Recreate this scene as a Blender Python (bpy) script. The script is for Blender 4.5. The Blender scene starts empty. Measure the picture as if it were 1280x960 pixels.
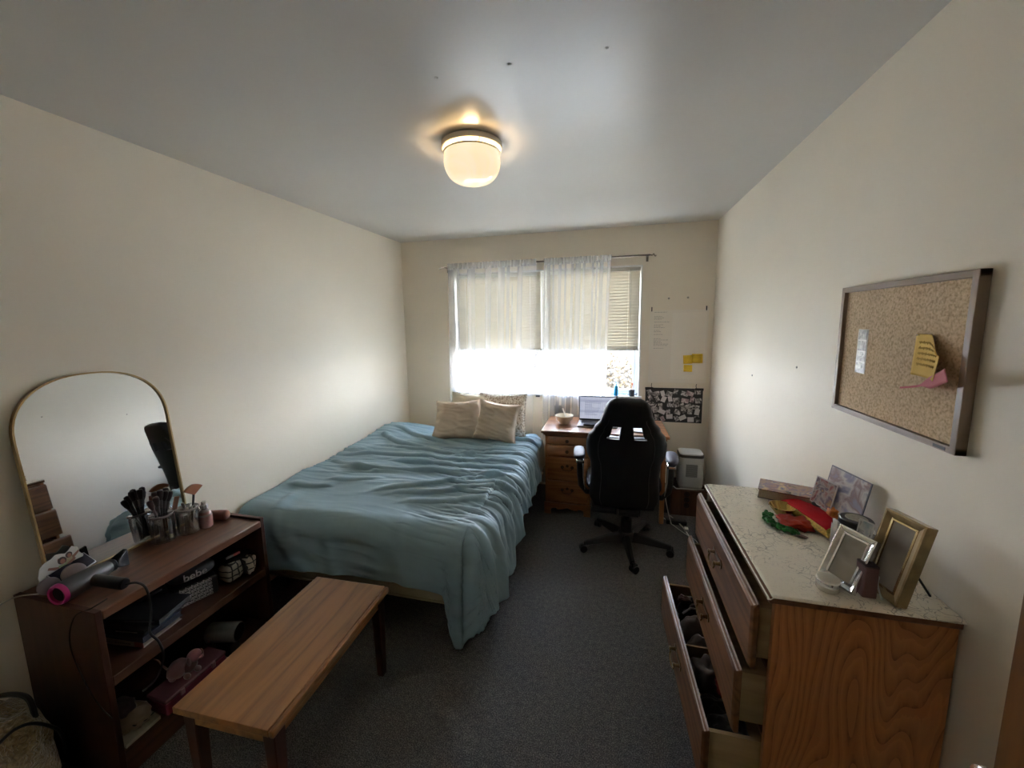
import bpy, bmesh, math, random
from math import sin, cos, pi, radians, sqrt, exp
from mathutils import Vector, Matrix, noise

random.seed(7)
SC = bpy.context.scene
COL = SC.collection

# ---------------------------------------------------------------- camera
cam_d = bpy.data.cameras.new('camera')
cam = bpy.data.objects.new('camera', cam_d)
COL.objects.link(cam)
SC.camera = cam
cam_d.sensor_fit = 'HORIZONTAL'
cam_d.sensor_width = 36.0
cam_d.lens = 488.9 / 1280 * 36.0
cam_d.shift_x = (640 - 641.5) / 1280
cam_d.shift_y = (469.1 - 480) / 1280
cam_d.clip_start = 0.02
cam_d.clip_end = 500
CAM_H = 1.655
yaw, pitch, roll = radians(-14.12), radians(-7.67), radians(-0.90)
fwd = Vector((sin(yaw) * cos(pitch), cos(yaw) * cos(pitch), sin(pitch)))
rgt = Vector((cos(yaw), -sin(yaw), 0))
upv = rgt.cross(fwd)
r2 = cos(roll) * rgt + sin(roll) * upv
u2 = -sin(roll) * rgt + cos(roll) * upv
m = Matrix((r2, u2, -fwd)).transposed().to_4x4()
m.translation = Vector((0, 0, CAM_H))
cam.matrix_world = m

# ---------------------------------------------------------------- sky, sun, exposure
SC.view_settings.view_transform = 'Standard'
SC.view_settings.look = 'None'
SC.view_settings.gamma = 1.0
SC.view_settings.use_curve_mapping = False
SC.view_settings.exposure = 0.0
SC.cycles.max_bounces = 12
SC.cycles.diffuse_bounces = 10
SC.cycles.glossy_bounces = 4
SC.cycles.transparent_max_bounces = 24
SC.cycles.transmission_bounces = 6
SC.cycles.caustics_reflective = False
SC.cycles.caustics_refractive = False
SC.cycles.sample_clamp_indirect = 40.0
SC.cycles.use_denoising = True

world = bpy.data.worlds.new('sky')
SC.world = world
world.use_nodes = True
wn = world.node_tree
wn.nodes.clear()
wo = wn.nodes.new('ShaderNodeOutputWorld')
wb = wn.nodes.new('ShaderNodeBackground')
wt = wn.nodes.new('ShaderNodeTexCoord')
wsx = wn.nodes.new('ShaderNodeSeparateXYZ')
wr = wn.nodes.new('ShaderNodeValToRGB')
wn.links.new(wt.outputs['Generated'], wsx.inputs[0])
wn.links.new(wsx.outputs['Z'], wr.inputs[0])
wr.color_ramp.elements[0].position = 0.0
wr.color_ramp.elements[0].color = (0.93, 0.95, 1.0, 1)
wr.color_ramp.elements[1].position = 0.9
wr.color_ramp.elements[1].color = (0.50, 0.68, 1.0, 1)
wn.links.new(wr.outputs['Color'], wb.inputs['Color'])
wb.inputs['Strength'].default_value = SKY_STRENGTH = 50.0
wn.links.new(wb.outputs[0], wo.inputs['Surface'])

sun_d = bpy.data.lights.new('sun', 'SUN')
sun_d.energy = 75.0
sun_d.angle = radians(0.6)
sun_d.color = (1.0, 0.94, 0.84)
sun = bpy.data.objects.new('sun', sun_d)
COL.objects.link(sun)
sun.location = (6, -8, 12)
sun.rotation_euler = Vector((-0.45, 0.75, -0.62)).to_track_quat('-Z', 'Y').to_euler()

# ---------------------------------------------------------------- helpers
def lin(c):
    return tuple((v / 12.92 if v <= 0.04045 else ((v + 0.055) / 1.055) ** 2.4) for v in c)

def rgb(r, g, b):
    return lin((r / 255, g / 255, b / 255))

WM = {}

def ident(o):
    return WM.get(o.name, Matrix.Identity(4)) if o else Matrix.Identity(4)

def tag(o, label, cat, group=None, kind=None):
    if label: o['label'] = label
    if cat: o['category'] = cat
    if group: o['group'] = group
    if kind: o['kind'] = kind
    return o

def thing(name, label, cat, loc=(0, 0, 0), rotz=0.0, group=None, rot=None):
    o = bpy.data.objects.new(name, None)
    COL.objects.link(o)
    o.empty_display_size = 0.05
    o.location = loc
    o.rotation_euler = rot if rot else (0, 0, rotz)
    from mathutils import Euler
    WM[o.name] = Matrix.LocRotScale(Vector(loc), Euler(rot if rot else (0, 0, rotz)), None)
    return tag(o, label, cat, group)

class MB:
    def __init__(self):
        self.v = []; self.f = []
    def add(self, vs, fs):
        b = len(self.v)
        self.v += [Vector(p) for p in vs]
        self.f += [tuple(b + i for i in f) for f in fs]
        return self
    def box(self, x0, x1, y0, y1, z0, z1, M=None):
        vs = [Vector((x, y, z)) for z in (z0, z1) for y in (y0, y1) for x in (x0, x1)]
        if M: vs = [M @ p for p in vs]
        return self.add(vs, [(0, 2, 3, 1), (4, 5, 7, 6), (0, 1, 5, 4), (2, 6, 7, 3), (0, 4, 6, 2), (1, 3, 7, 5)])
    def cyl(self, p0, p1, r0, r1=None, n=16, caps=True):
        p0 = Vector(p0); p1 = Vector(p1)
        r1 = r0 if r1 is None else r1
        d = (p1 - p0).normalized()
        a = d.orthogonal().normalized(); b = d.cross(a)
        vs = []
        for p, r in ((p0, r0), (p1, r1)):
            for i in range(n):
                t = 2 * pi * i / n
                vs.append(p + (a * cos(t) + b * sin(t)) * r)
        fs = [(i, (i + 1) % n, n + (i + 1) % n, n + i) for i in range(n)]
        if caps:
            fs += [tuple(range(n))[::-1], tuple(range(n, 2 * n))]
        return self.add(vs, fs)
    def lathe(self, prof, c=(0, 0, 0), n=32, axis=(0, 0, 1), M=None, caps=True):
        c = Vector(c); d = Vector(axis).normalized()
        a = d.orthogonal().normalized(); b = d.cross(a)
        vs = []; fs = []
        for r, h in prof:
            for i in range(n):
                t = 2 * pi * i / n
                p = c + d * h + (a * cos(t) + b * sin(t)) * max(r, 1e-5)
                vs.append(M @ p if M else p)
        for k in range(len(prof) - 1):
            for i in range(n):
                j = (i + 1) % n
                fs.append((k * n + i, k * n + j, (k + 1) * n + j, (k + 1) * n + i))
        if caps and prof[0][0] > 1e-4: fs.append(tuple(range(n))[::-1])
        if caps and prof[-1][0] > 1e-4: fs.append(tuple(range((len(prof) - 1) * n, len(prof) * n)))
        return self.add(vs, fs)
    def tube(self, pts, r, n=8, closed=False):
        pts = [Vector(p) for p in pts]
        rr = r if isinstance(r, (list, tuple)) else [r] * len(pts)
        vs = []; fs = []
        a = None
        for k, p in enumerate(pts):
            d = (pts[min(k + 1, len(pts) - 1)] - pts[max(k - 1, 0)]).normalized()
            if a is None: a = d.orthogonal().normalized()
            a = (a - d * a.dot(d)).normalized(); b = d.cross(a)
            for i in range(n):
                t = 2 * pi * i / n
                vs.append(p + (a * cos(t) + b * sin(t)) * rr[k])
        for k in range(len(pts) - 1):
            for i in range(n):
                j = (i + 1) % n
                fs.append((k * n + i, k * n + j, (k + 1) * n + j, (k + 1) * n + i))
        fs += [tuple(range(n))[::-1], tuple(range((len(pts) - 1) * n, len(pts) * n))]
        return self.add(vs, fs)
    def grid(self, fn, nu, nv, skip=None):
        vs = [fn(i / nu, j / nv) for j in range(nv + 1) for i in range(nu + 1)]
        fs = [(j * (nu + 1) + i, j * (nu + 1) + i + 1, (j + 1) * (nu + 1) + i + 1, (j + 1) * (nu + 1) + i)
              for j in range(nv) for i in range(nu) if not (skip and skip(i, j))]
        return self.add(vs, fs)
    def prism(self, out, M, d):
        """outline in local xy, extruded along local z by d, mapped by M"""
        n = len(out)
        vs = [M @ Vector((x, y, 0)) for x, y in out] + [M @ Vector((x, y, d)) for x, y in out]
        fs = [tuple(range(n))[::-1], tuple(range(n, 2 * n))] + [(i, (i + 1) % n, n + (i + 1) % n, n + i) for i in range(n)]
        return self.add(vs, fs)
    def ball(self, c, r, n=16, m_=10, M=None, bump=0, seed=0, sq=1.0):
        c = Vector(c)
        r = Vector(r) if isinstance(r, (tuple, list, Vector)) else Vector((r, r, r))
        vs = []; fs = []
        def sp(v): return math.copysign(abs(v) ** sq, v)
        for k in range(m_ + 1):
            ph = -pi / 2 + pi * k / m_
            for i in range(n):
                t = 2 * pi * i / n
                q = Vector((sp(cos(ph)) * sp(cos(t)), sp(cos(ph)) * sp(sin(t)), sp(sin(ph))))
                if bump: q *= 1 + bump * noise.noise(q * 2.1 + Vector((seed, seed * 1.7, 0)))
                p = Vector((q.x * r.x, q.y * r.y, q.z * r.z))
                if M: p = M @ p
                vs.append(p + c)
        for k in range(m_):
            for i in range(n):
                j = (i + 1) % n
                fs.append((k * n + i, k * n + j, (k + 1) * n + j, (k + 1) * n + i))
        return self.add(vs, fs)
    def build(self, name, mt, parent=None, bevel=0.0, seg=2, smooth=35, local=False, solid=0.0, soff=0, sub=0, weld=False, label=None):
        me = bpy.data.meshes.new(name)
        if parent is not None and not local:
            inv = ident(parent).inverted()
            vs = [inv @ p for p in self.v]
        else:
            vs = self.v
        me.from_pydata([tuple(p) for p in vs], [], self.f)
        if weld or bevel or solid:
            bm = bmesh.new(); bm.from_mesh(me)
            if weld: bmesh.ops.remove_doubles(bm, verts=bm.verts, dist=1e-5)
            bmesh.ops.recalc_face_normals(bm, faces=bm.faces)
            bm.to_mesh(me); bm.free()
        else:
            bm = bmesh.new(); bm.from_mesh(me)
            bmesh.ops.recalc_face_normals(bm, faces=bm.faces)
            bm.to_mesh(me); bm.free()
        me.materials.append(mt)
        o = bpy.data.objects.new(name, me)
        COL.objects.link(o)
        if parent is not None:
            o.parent = parent
        WM[o.name] = ident(parent)
        if smooth:
            me.shade_smooth()
            if smooth < 180: me.set_sharp_from_angle(angle=radians(smooth))
        if solid:
            md = o.modifiers.new('solid', 'SOLIDIFY'); md.thickness = solid; md.offset = soff
        if sub:
            md = o.modifiers.new('sub', 'SUBSURF'); md.levels = sub; md.render_levels = sub
        if bevel:
            md = o.modifiers.new('bevel', 'BEVEL'); md.width = bevel; md.segments = seg
            md.limit_method = 'ANGLE'; md.angle_limit = radians(40)
            md.harden_normals = False
        if label: o['label'] = label
        return o

def box(name, mt, parent, x0, x1, y0, y1, z0, z1, bevel=0.003, label=None, local=False, seg=2):
    return MB().box(x0, x1, y0, y1, z0, z1).build(name, mt, parent, bevel=bevel, label=label, local=local, seg=seg)

def struct(o):
    o['kind'] = 'structure'
    return o

def text(name, body, size, M, mt, parent=None, extrude=0.0004, align='CENTER', space=1.0, line=1.0, offset=0.0):
    cu = bpy.data.curves.new(name, 'FONT')
    cu.body = body; cu.size = size; cu.extrude = extrude
    cu.align_x = align; cu.align_y = 'CENTER'; cu.space_character = space; cu.space_line = line; cu.offset = offset
    cu.materials.append(mt)
    o = bpy.data.objects.new(name, cu)
    COL.objects.link(o)
    bpy.context.view_layer.update()
    me = bpy.data.meshes.new_from_object(o.evaluated_get(bpy.context.evaluated_depsgraph_get()))
    bpy.data.objects.remove(o); bpy.data.curves.remove(cu)
    me.transform((ident(parent).inverted() if parent else Matrix.Identity(4)) @ M)
    o = bpy.data.objects.new(name, me); COL.objects.link(o)
    if parent is not None: o.parent = parent
    o['kind'] = 'stuff'
    return o

def frame_M(o, x, y):
    """matrix with origin o, local x along x, local y along y"""
    x = Vector(x).normalized(); y = Vector(y); y = (y - x * y.dot(x)).normalized(); z = x.cross(y)
    mm = Matrix((x, y, z)).transposed().to_4x4(); mm.translation = Vector(o)
    return mm

# ---------------------------------------------------------------- materials
class NT:
    def __init__(self, name):
        self.m = bpy.data.materials.new(name); self.m.use_nodes = True
        self.t = self.m.node_tree
        self.b = self.t.nodes['Principled BSDF']
        self.o = self.t.nodes['Material Output']
    def n(self, typ, **kw):
        nd = self.t.nodes.new(typ)
        for k, v in kw.items():
            if k.startswith('i_'): nd.inputs[k[2:].replace('_', ' ')].default_value = v
            else: setattr(nd, k, v)
        return nd
    def l(self, a, b): self.t.links.new(a, b)
    def coords(self, scale=(1, 1, 1), rot=(0, 0, 0), src='Object'):
        tc = self.n('ShaderNodeTexCoord'); mp = self.n('ShaderNodeMapping')
        mp.inputs['Scale'].default_value = scale; mp.inputs['Rotation'].default_value = rot
        self.l(tc.outputs[src], mp.inputs[0]); return mp.outputs[0]
    def ramp(self, stops, interp='LINEAR'):
        r = self.n('ShaderNodeValToRGB'); r.color_ramp.interpolation = interp
        e = r.color_ramp.elements
        e[0].position, e[0].color = stops[0][0], (*stops[0][1], 1)
        e[1].position, e[1].color = stops[-1][0], (*stops[-1][1], 1)
        for p, c in stops[1:-1]:
            q = e.new(p); q.color = (*c, 1)
        return r
    def bump(self, h, strength=0.3, dist=0.002):
        bn = self.n('ShaderNodeBump'); bn.inputs['Strength'].default_value = strength; bn.inputs['Distance'].default_value = dist
        self.l(h, bn.inputs['Height']); self.l(bn.outputs[0], self.b.inputs['Normal']); return bn

def P(name, col, rough=0.5, metal=0.0, spec=0.5, var=0.0, vscale=20.0, bump=0.0, bscale=120.0, bdist=0.001, coat=0.0, sheen=0.0, emit=None, es=1.0, alpha=1.0, trans=0.0):
    t = NT(name); b = t.b
    b.inputs['Base Color'].default_value = (*col, 1)
    b.inputs['Roughness'].default_value = rough
    b.inputs['Metallic'].default_value = metal
    b.inputs['Specular IOR Level'].default_value = spec
    b.inputs['Coat Weight'].default_value = coat
    b.inputs['Sheen Weight'].default_value = sheen
    b.inputs['Alpha'].default_value = alpha
    b.inputs['Transmission Weight'].default_value = trans
    if emit:
        b.inputs['Emission Color'].default_value = (*emit, 1); b.inputs['Emission Strength'].default_value = es
    if var:
        nz = t.n('ShaderNodeTexNoise'); nz.inputs['Scale'].default_value = vscale; nz.inputs['Detail'].default_value = 5
        t.l(t.coords(), nz.inputs['Vector'])
        r = t.ramp([(0.3, tuple(max(0, c * (1 - var)) for c in col)), (0.7, tuple(min(1, c * (1 + var)) for c in col))])
        t.l(nz.outputs['Fac'], r.inputs[0]); t.l(r.outputs[0], b.inputs['Base Color'])
    if bump:
        nz = t.n('ShaderNodeTexNoise'); nz.inputs['Scale'].default_value = bscale; nz.inputs['Detail'].default_value = 3
        t.l(t.coords(), nz.inputs['Vector'])
        t.bump(nz.outputs['Fac'], bump, bdist)
    return t.m

def wood(name, dark, light, axis='X', scale=1.0, rough=0.45, rings=9.0, coat=0.0, contrast=1.0, off=(0, 0, 0)):
    t = NT(name); b = t.b
    st = {'X': (0.09, 1, 1), 'Y': (1, 0.09, 1), 'Z': (1, 1, 0.09)}[axis]
    tc = t.n('ShaderNodeTexCoord'); mp = t.n('ShaderNodeMapping')
    mp.inputs['Scale'].default_value = tuple(s * scale for s in st); mp.inputs['Location'].default_value = off
    t.l(tc.outputs['Object'], mp.inputs[0])
    nz = t.n('ShaderNodeTexNoise'); nz.inputs['Scale'].default_value = 5.0; nz.inputs['Detail'].default_value = 2.0
    nz.inputs['Roughness'].default_value = 0.45
    t.l(mp.outputs[0], nz.inputs['Vector'])
    mu = t.n('ShaderNodeMath', operation='MULTIPLY'); mu.inputs[1].default_value = rings
    t.l(nz.outputs['Fac'], mu.inputs[0])
    fr = t.n('ShaderNodeMath', operation='PINGPONG'); fr.inputs[1].default_value = 0.5
    t.l(mu.outputs[0], fr.inputs[0])
    f2 = t.n('ShaderNodeTexNoise'); f2.inputs['Scale'].default_value = 90.0; f2.inputs['Detail'].default_value = 3
    t.l(mp.outputs[0], f2.inputs['Vector'])
    mx = t.n('ShaderNodeMath', operation='MULTIPLY_ADD'); mx.inputs[1].default_value = 1.3
    t.l(fr.outputs[0], mx.inputs[0])
    m3 = t.n('ShaderNodeMath', operation='MULTIPLY'); m3.inputs[1].default_value = 0.55
    t.l(f2.outputs['Fac'], m3.inputs[0]); t.l(m3.outputs[0], mx.inputs[2])
    mid = tuple((a + c) / 2 for a, c in zip(dark, light))
    r = t.ramp([(0.15, dark), (0.45, mid), (0.85, light)])
    t.l(mx.outputs[0], r.inputs[0]); t.l(r.outputs[0], b.inputs['Base Color'])
    b.inputs['Roughness'].default_value = rough; b.inputs['Coat Weight'].default_value = coat
    b.inputs['Coat Roughness'].default_value = 0.3
    t.bump(mx.outputs[0], 0.12, 0.001)
    return t.m

def glassy(name, tint=(1, 1, 1), gloss=0.08, rough=0.02):
    """clear architectural glass: mostly see-through, a little mirror"""
    t = NT(name); t.t.nodes.remove(t.b)
    tr = t.n('ShaderNodeBsdfTransparent'); tr.inputs[0].default_value = (*tint, 1)
    gl = t.n('ShaderNodeBsdfGlossy'); gl.inputs['Roughness'].default_value = rough
    lw = t.n('ShaderNodeLayerWeight'); lw.inputs[0].default_value = 0.25
    ma = t.n('ShaderNodeMath', operation='MULTIPLY_ADD'); ma.inputs[1].default_value = 0.5; ma.inputs[2].default_value = gloss
    t.l(lw.outputs['Fresnel'], ma.inputs[0])
    mx = t.n('ShaderNodeMixShader'); t.l(ma.outputs[0], mx.inputs[0]); t.l(tr.outputs[0], mx.inputs[1]); t.l(gl.outputs[0], mx.inputs[2])
    t.l(mx.outputs[0], t.o.inputs['Surface'])
    return t.m

def sheer(name, col, see=0.5):
    t = NT(name); t.t.nodes.remove(t.b)
    tr = t.n('ShaderNodeBsdfTransparent')
    df = t.n('ShaderNodeBsdfDiffuse'); df.inputs[0].default_value = (*col, 1)
    tl = t.n('ShaderNodeBsdfTranslucent'); tl.inputs[0].default_value = (*col, 1)
    m1 = t.n('ShaderNodeMixShader'); m1.inputs[0].default_value = 0.5
    t.l(df.outputs[0], m1.inputs[1]); t.l(tl.outputs[0], m1.inputs[2])
    lw = t.n('ShaderNodeLayerWeight'); lw.inputs[0].default_value = 0.35
    ma = t.n('ShaderNodeMath', operation='MULTIPLY_ADD'); ma.inputs[1].default_value = 0.32; ma.inputs[2].default_value = 1 - see
    ma.use_clamp = True
    t.l(lw.outputs['Facing'], ma.inputs[0])
    m2 = t.n('ShaderNodeMixShader'); t.l(ma.outputs[0], m2.inputs[0]); t.l(tr.outputs[0], m2.inputs[1]); t.l(m1.outputs[0], m2.inputs[2])
    t.l(m2.outputs[0], t.o.inputs['Surface'])
    return t.m

def picture(name, cols, scale=18.0, detail=4.0, dist=1.5, rough=0.35, seed=0.0):
    """flat print: blotches of the given colours"""
    t = NT(name)
    nz = t.n('ShaderNodeTexNoise'); nz.inputs['Scale'].default_value = scale; nz.inputs['Detail'].default_value = detail
    nz.inputs['Distortion'].default_value = dist
    tc = t.n('ShaderNodeTexCoord'); mp = t.n('ShaderNodeMapping'); mp.inputs['Location'].default_value = (seed, seed * 1.3, seed * 0.7)
    t.l(tc.outputs['Object'], mp.inputs[0]); t.l(mp.outputs[0], nz.inputs['Vector'])
    n = len(cols)
    r = t.ramp([(0.32 + 0.36 * i / (n - 1), c) for i, c in enumerate(cols)])
    t.l(nz.outputs['Fac'], r.inputs[0]); t.l(r.outputs[0], t.b.inputs['Base Color'])
    t.b.inputs['Roughness'].default_value = rough
    return t.m

def wall_paint(name, col, rough, bump):
    t = NT(name)
    nz = t.n('ShaderNodeTexNoise'); nz.inputs['Scale'].default_value = 1.3; nz.inputs['Detail'].default_value = 4
    co = t.coords()
    t.l(co, nz.inputs['Vector'])
    r = t.ramp([(0.3, tuple(c * 0.96 for c in col)), (0.7, tuple(min(1, c * 1.03) for c in col))])
    t.l(nz.outputs['Fac'], r.inputs[0]); t.l(r.outputs[0], t.b.inputs['Base Color'])
    n2 = t.n('ShaderNodeTexNoise'); n2.inputs['Scale'].default_value = 38; n2.inputs['Detail'].default_value = 3
    t.l(co, n2.inputs['Vector'])
    t.bump(n2.outputs['Fac'], bump, 0.004)
    t.b.inputs['Roughness'].default_value = rough
    return t.m

M_wall = wall_paint('wall_paint', (0.82, 0.75, 0.625), 0.52, 0.10)
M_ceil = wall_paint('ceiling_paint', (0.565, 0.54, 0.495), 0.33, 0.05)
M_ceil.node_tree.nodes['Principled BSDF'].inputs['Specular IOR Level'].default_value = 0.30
M_white = P('white_paint', (0.80, 0.80, 0.78), 0.4)
M_vinyl = P('window_vinyl', (0.82, 0.83, 0.84), 0.35)

def carpet_mat():
    t = NT('carpet')
    co = t.coords()
    n1 = t.n('ShaderNodeTexNoise'); n1.inputs['Scale'].default_value = 230; n1.inputs['Detail'].default_value = 2
    n2 = t.n('ShaderNodeTexNoise'); n2.inputs['Scale'].default_value = 45; n2.inputs['Detail'].default_value = 4
    t.l(co, n1.inputs['Vector']); t.l(co, n2.inputs['Vector'])
    r1 = t.ramp([(0.33, (0.055, 0.053, 0.052)), (0.5, (0.115, 0.111, 0.108)), (0.68, (0.25, 0.24, 0.23))])
    r2 = t.ramp([(0.3, (0.75, 0.75, 0.75)), (0.7, (1.15, 1.12, 1.08))])
    t.l(n1.outputs['Fac'], r1.inputs[0]); t.l(n2.outputs['Fac'], r2.inputs[0])
    mx = t.n('ShaderNodeMix', data_type='RGBA', blend_type='MULTIPLY'); mx.inputs['Factor'].default_value = 1
    t.l(r1.outputs[0], mx.inputs['A']); t.l(r2.outputs[0], mx.inputs['B'])
    t.l(mx.outputs['Result'], t.b.inputs['Base Color'])
    t.b.inputs['Roughness'].default_value = 0.95; t.b.inputs['Specular IOR Level'].default_value = 0.15
    t.bump(n1.outputs['Fac'], 0.9, 0.004)
    return t.m
M_carpet = carpet_mat()

# ---------------------------------------------------------------- room shell
XL, XR, YB, YF, H = -2.14, 0.871, 3.80, -0.5, 2.494
WX0, WX1, WZ0, WZ1 = -1.575, 0.266, 0.93, 2.155   # window opening
WT = 0.13
struct(MB().box(XL - 0.1, XR + 0.1, YF - 0.1, YB + WT, -0.12, 0).build('floor', M_carpet, smooth=0))
struct(MB().box(XL - 0.1, XR + 0.1, YF - 0.1, YB + WT, H, H + 0.12).build('ceiling', M_ceil, smooth=0))
struct(MB().box(XL - 0.1, XL, YF, YB + WT, 0, H).build('wall_left', M_wall, smooth=0))
struct(MB().box(XR, XR + 0.1, YF, YB + WT, 0, H).build('wall_right', M_wall, smooth=0))
struct(MB().box(XL - 0.1, XR + 0.1, YF - 0.1, YF, 0, H).build('wall_front', M_wall, smooth=0))
bk = MB()
bk.box(XL, WX0, YB, YB + WT, 0, H); bk.box(WX1, XR, YB, YB + WT, 0, H)
bk.box(WX0, WX1, YB, YB + WT, 0, WZ0); bk.box(WX0, WX1, YB, YB + WT, WZ1, H)
struct(bk.build('wall_back', M_wall, smooth=0))

# window: frame, sashes, mullion, panes, sill
fr = MB(); y0, y1 = YB + 0.07, YB + WT - 0.005
win = struct(thing('window_1', None, None, (WX0, YB + WT, WZ0)))
f = MB()
f.box(WX0, WX0 + 0.035, y0, y1, WZ0, WZ1); f.box(WX1 - 0.035, WX1, y0, y1, WZ0, WZ1)
f.box(WX0, WX1, y0, y1, WZ0, WZ0 + 0.04); f.box(WX0, WX1, y0, y1, WZ1 - 0.035, WZ1)
f.build('window_frame', M_vinyl, win, bevel=0.003)
MX = -0.645
MB().box(MX - 0.035, MX + 0.035, y0 - 0.01, y1, WZ0 + 0.04, WZ1 - 0.035).build('mullion', M_vinyl, win, bevel=0.003)
for (a, b_) in ((WX0 + 0.035, MX - 0.035), (MX + 0.035, WX1 - 0.035)):
    s = MB(); w = 0.028; ya, yb = y0 + 0.008, y1 - 0.012
    z0, z1 = WZ0 + 0.04, WZ1 - 0.035
    s.box(a, a + w, ya, yb, z0, z1); s.box(b_ - w, b_, ya, yb, z0, z1); s.box(a + w, b_ - w, ya, yb, z0, z0 + w); s.box(a + w, b_ - w, ya, yb, z1 - w, z1)
    s.build('sash', M_vinyl, win, bevel=0.002)
    MB().box(a + w, b_ - w, (ya + yb) / 2 - 0.002, (ya + yb) / 2 + 0.002, z0 + w, z1 - w).build('pane', glassy('window_glass', (0.97, 0.98, 0.98), 0.02), win, smooth=0)
# inner white returns of the opening and the ledge
rv = MB()
rv.box(WX0, WX0 + 0.012, YB + 0.001, y0, WZ0 + 0.02, WZ1); rv.box(WX1 - 0.012, WX1, YB + 0.001, y0, WZ0 + 0.02, WZ1)
rv.box(WX0, WX1, YB + 0.001, y0, WZ1 - 0.012, WZ1)
rv.build('reveal', M_white, win, bevel=0)
box('window_sill', M_white, win, WX0 - 0.02, WX1 + 0.02, YB - 0.028, y0, WZ0, WZ0 + 0.02, 0.004)
for lx in (-0.70, -0.42, -1.36):
    box('latch', P('latch_metal', (0.05, 0.055, 0.065), 0.4, 0.3), win, lx - 0.02, lx + 0.02, YB - 0.035, YB + 0.0, WZ0 - 0.012, WZ0 + 0.005, 0.002)

# open door leaf at the right edge of the picture
M_door = wood('door_wood', (0.13, 0.052, 0.014), (0.22, 0.095, 0.026), 'Z', 1.2, 0.4, 6)
dr = struct(thing('door_1', None, None, (0.72, -0.02, 0)))
box('door_leaf', M_door, dr, 0.70, 0.738, -0.01, 0.815, 0.012, 2.04, 0.002)
kn = MB(); M_steel = P('brushed_steel', (0.62, 0.60, 0.56), 0.25, 1.0)
kn.lathe([(0.030, 0), (0.030, 0.006), (0.012, 0.010), (0.011, 0.03), (0.022, 0.036), (0.029, 0.048), (0.028, 0.06), (0.018, 0.068), (0.0, 0.07)], (0.70, 0.755, 0.845), 28, (-1, 0, 0))
kn.build('door_knob', M_steel, dr)

# ---------------------------------------------------------------- blinds
def slat_mat():
    t = NT('blind_slat')
    t.b.inputs['Base Color'].default_value = (0.40, 0.36, 0.28, 1); t.b.inputs['Roughness'].default_value = 0.4
    tl = t.n('ShaderNodeBsdfTranslucent'); tl.inputs[0].default_value = (0.88, 0.79, 0.62, 1)
    mx = t.n('ShaderNodeMixShader'); mx.inputs[0].default_value = 0.019
    t.l(t.b.outputs[0], mx.inputs[1]); t.l(tl.outputs[0], mx.inputs[2]); t.l(mx.outputs[0], t.o.inputs['Surface'])
    return t.m
M_slat = slat_mat()
M_rail = P('blind_rail', (0.55, 0.53, 0.46), 0.4)
M_cord = P('blind_cord', (0.75, 0.74, 0.70), 0.8)
BY = 3.835
def blind(x0, x1, label, wand):
    b = thing('window_blind', label, 'blind', ((x0 + x1) / 2, BY, 2.14), group=None)
    box('headrail', M_rail, b, x0, x1, BY - 0.016, BY + 0.016, 2.105, 2.14, 0.002)
    box('bottom_rail', M_rail, b, x0, x1, BY - 0.012, BY + 0.012, 1.378, 1.392, 0.003)
    w = x1 - x0; tilt = radians(-68)
    pr = []
    for i in range(5):
        q = -0.0175 + 0.0350 * i / 4
        pr.append((q * cos(tilt), q * sin(tilt) + 0.0045 * (1 - (q / 0.0175) ** 2)))
    s = MB()
    vs = [Vector((x, y, z)) for x in (-w / 2 + 0.004, w / 2 - 0.004) for (y, z) in pr]
    fs = []
    for k in range(4):
        fs.append((k, k + 1, 6 + k, 5 + k))
    s.add(vs, fs)
    z = 2.092; first = None
    while z > 1.40:
        if first is None:
            first = s.build('slat', M_slat, b, local=True, smooth=30); o = first
        else:
            o = first.copy(); COL.objects.link(o)
        o.location = (random.uniform(-0.001, 0.001), 0, z - 2.14)
        z -= 0.0275
    c = MB()
    for fx in (0.12, 0.5, 0.88):
        for yy in (-0.014, 0.014):
            c.cyl((x0 + w * fx, BY + yy, 2.11), (x0 + w * fx, BY + yy, 1.385), 0.0009, n=5)
    c.build('ladder_cord', M_cord, b)
    if wand:
        MB().cyl((wand, BY - 0.024, 2.10), (wand + 0.004, BY - 0.028, 1.62), 0.003, n=8).build('tilt_wand', P('wand', (0.45, 0.43, 0.38), 0.3), b)
        MB().tube([(wand, BY - 0.015, 2.12), (wand, BY - 0.026, 2.118), (wand, BY - 0.026, 2.10)], 0.0022, 6).build('wand_hook', M_steel, b)
    cp = MB().box(x0 - 0.002, x0 + 0.008, BY - 0.014, BY + 0.014, 1.376, 1.394).box(x1 - 0.008, x1 + 0.002, BY - 0.014, BY + 0.014, 1.376, 1.394)
    cp.build('end_cap', P('blind_cap', (0.30, 0.29, 0.27), 0.5), b)
    return b
blind(WX0 + 0.018, -0.672, 'beige slatted blind half lowered in the wider left part of the window', -1.35)
blind(-0.612, WX1 - 0.018, 'beige slatted blind half lowered, partly bare of curtain on the right', 0.16)

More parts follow.
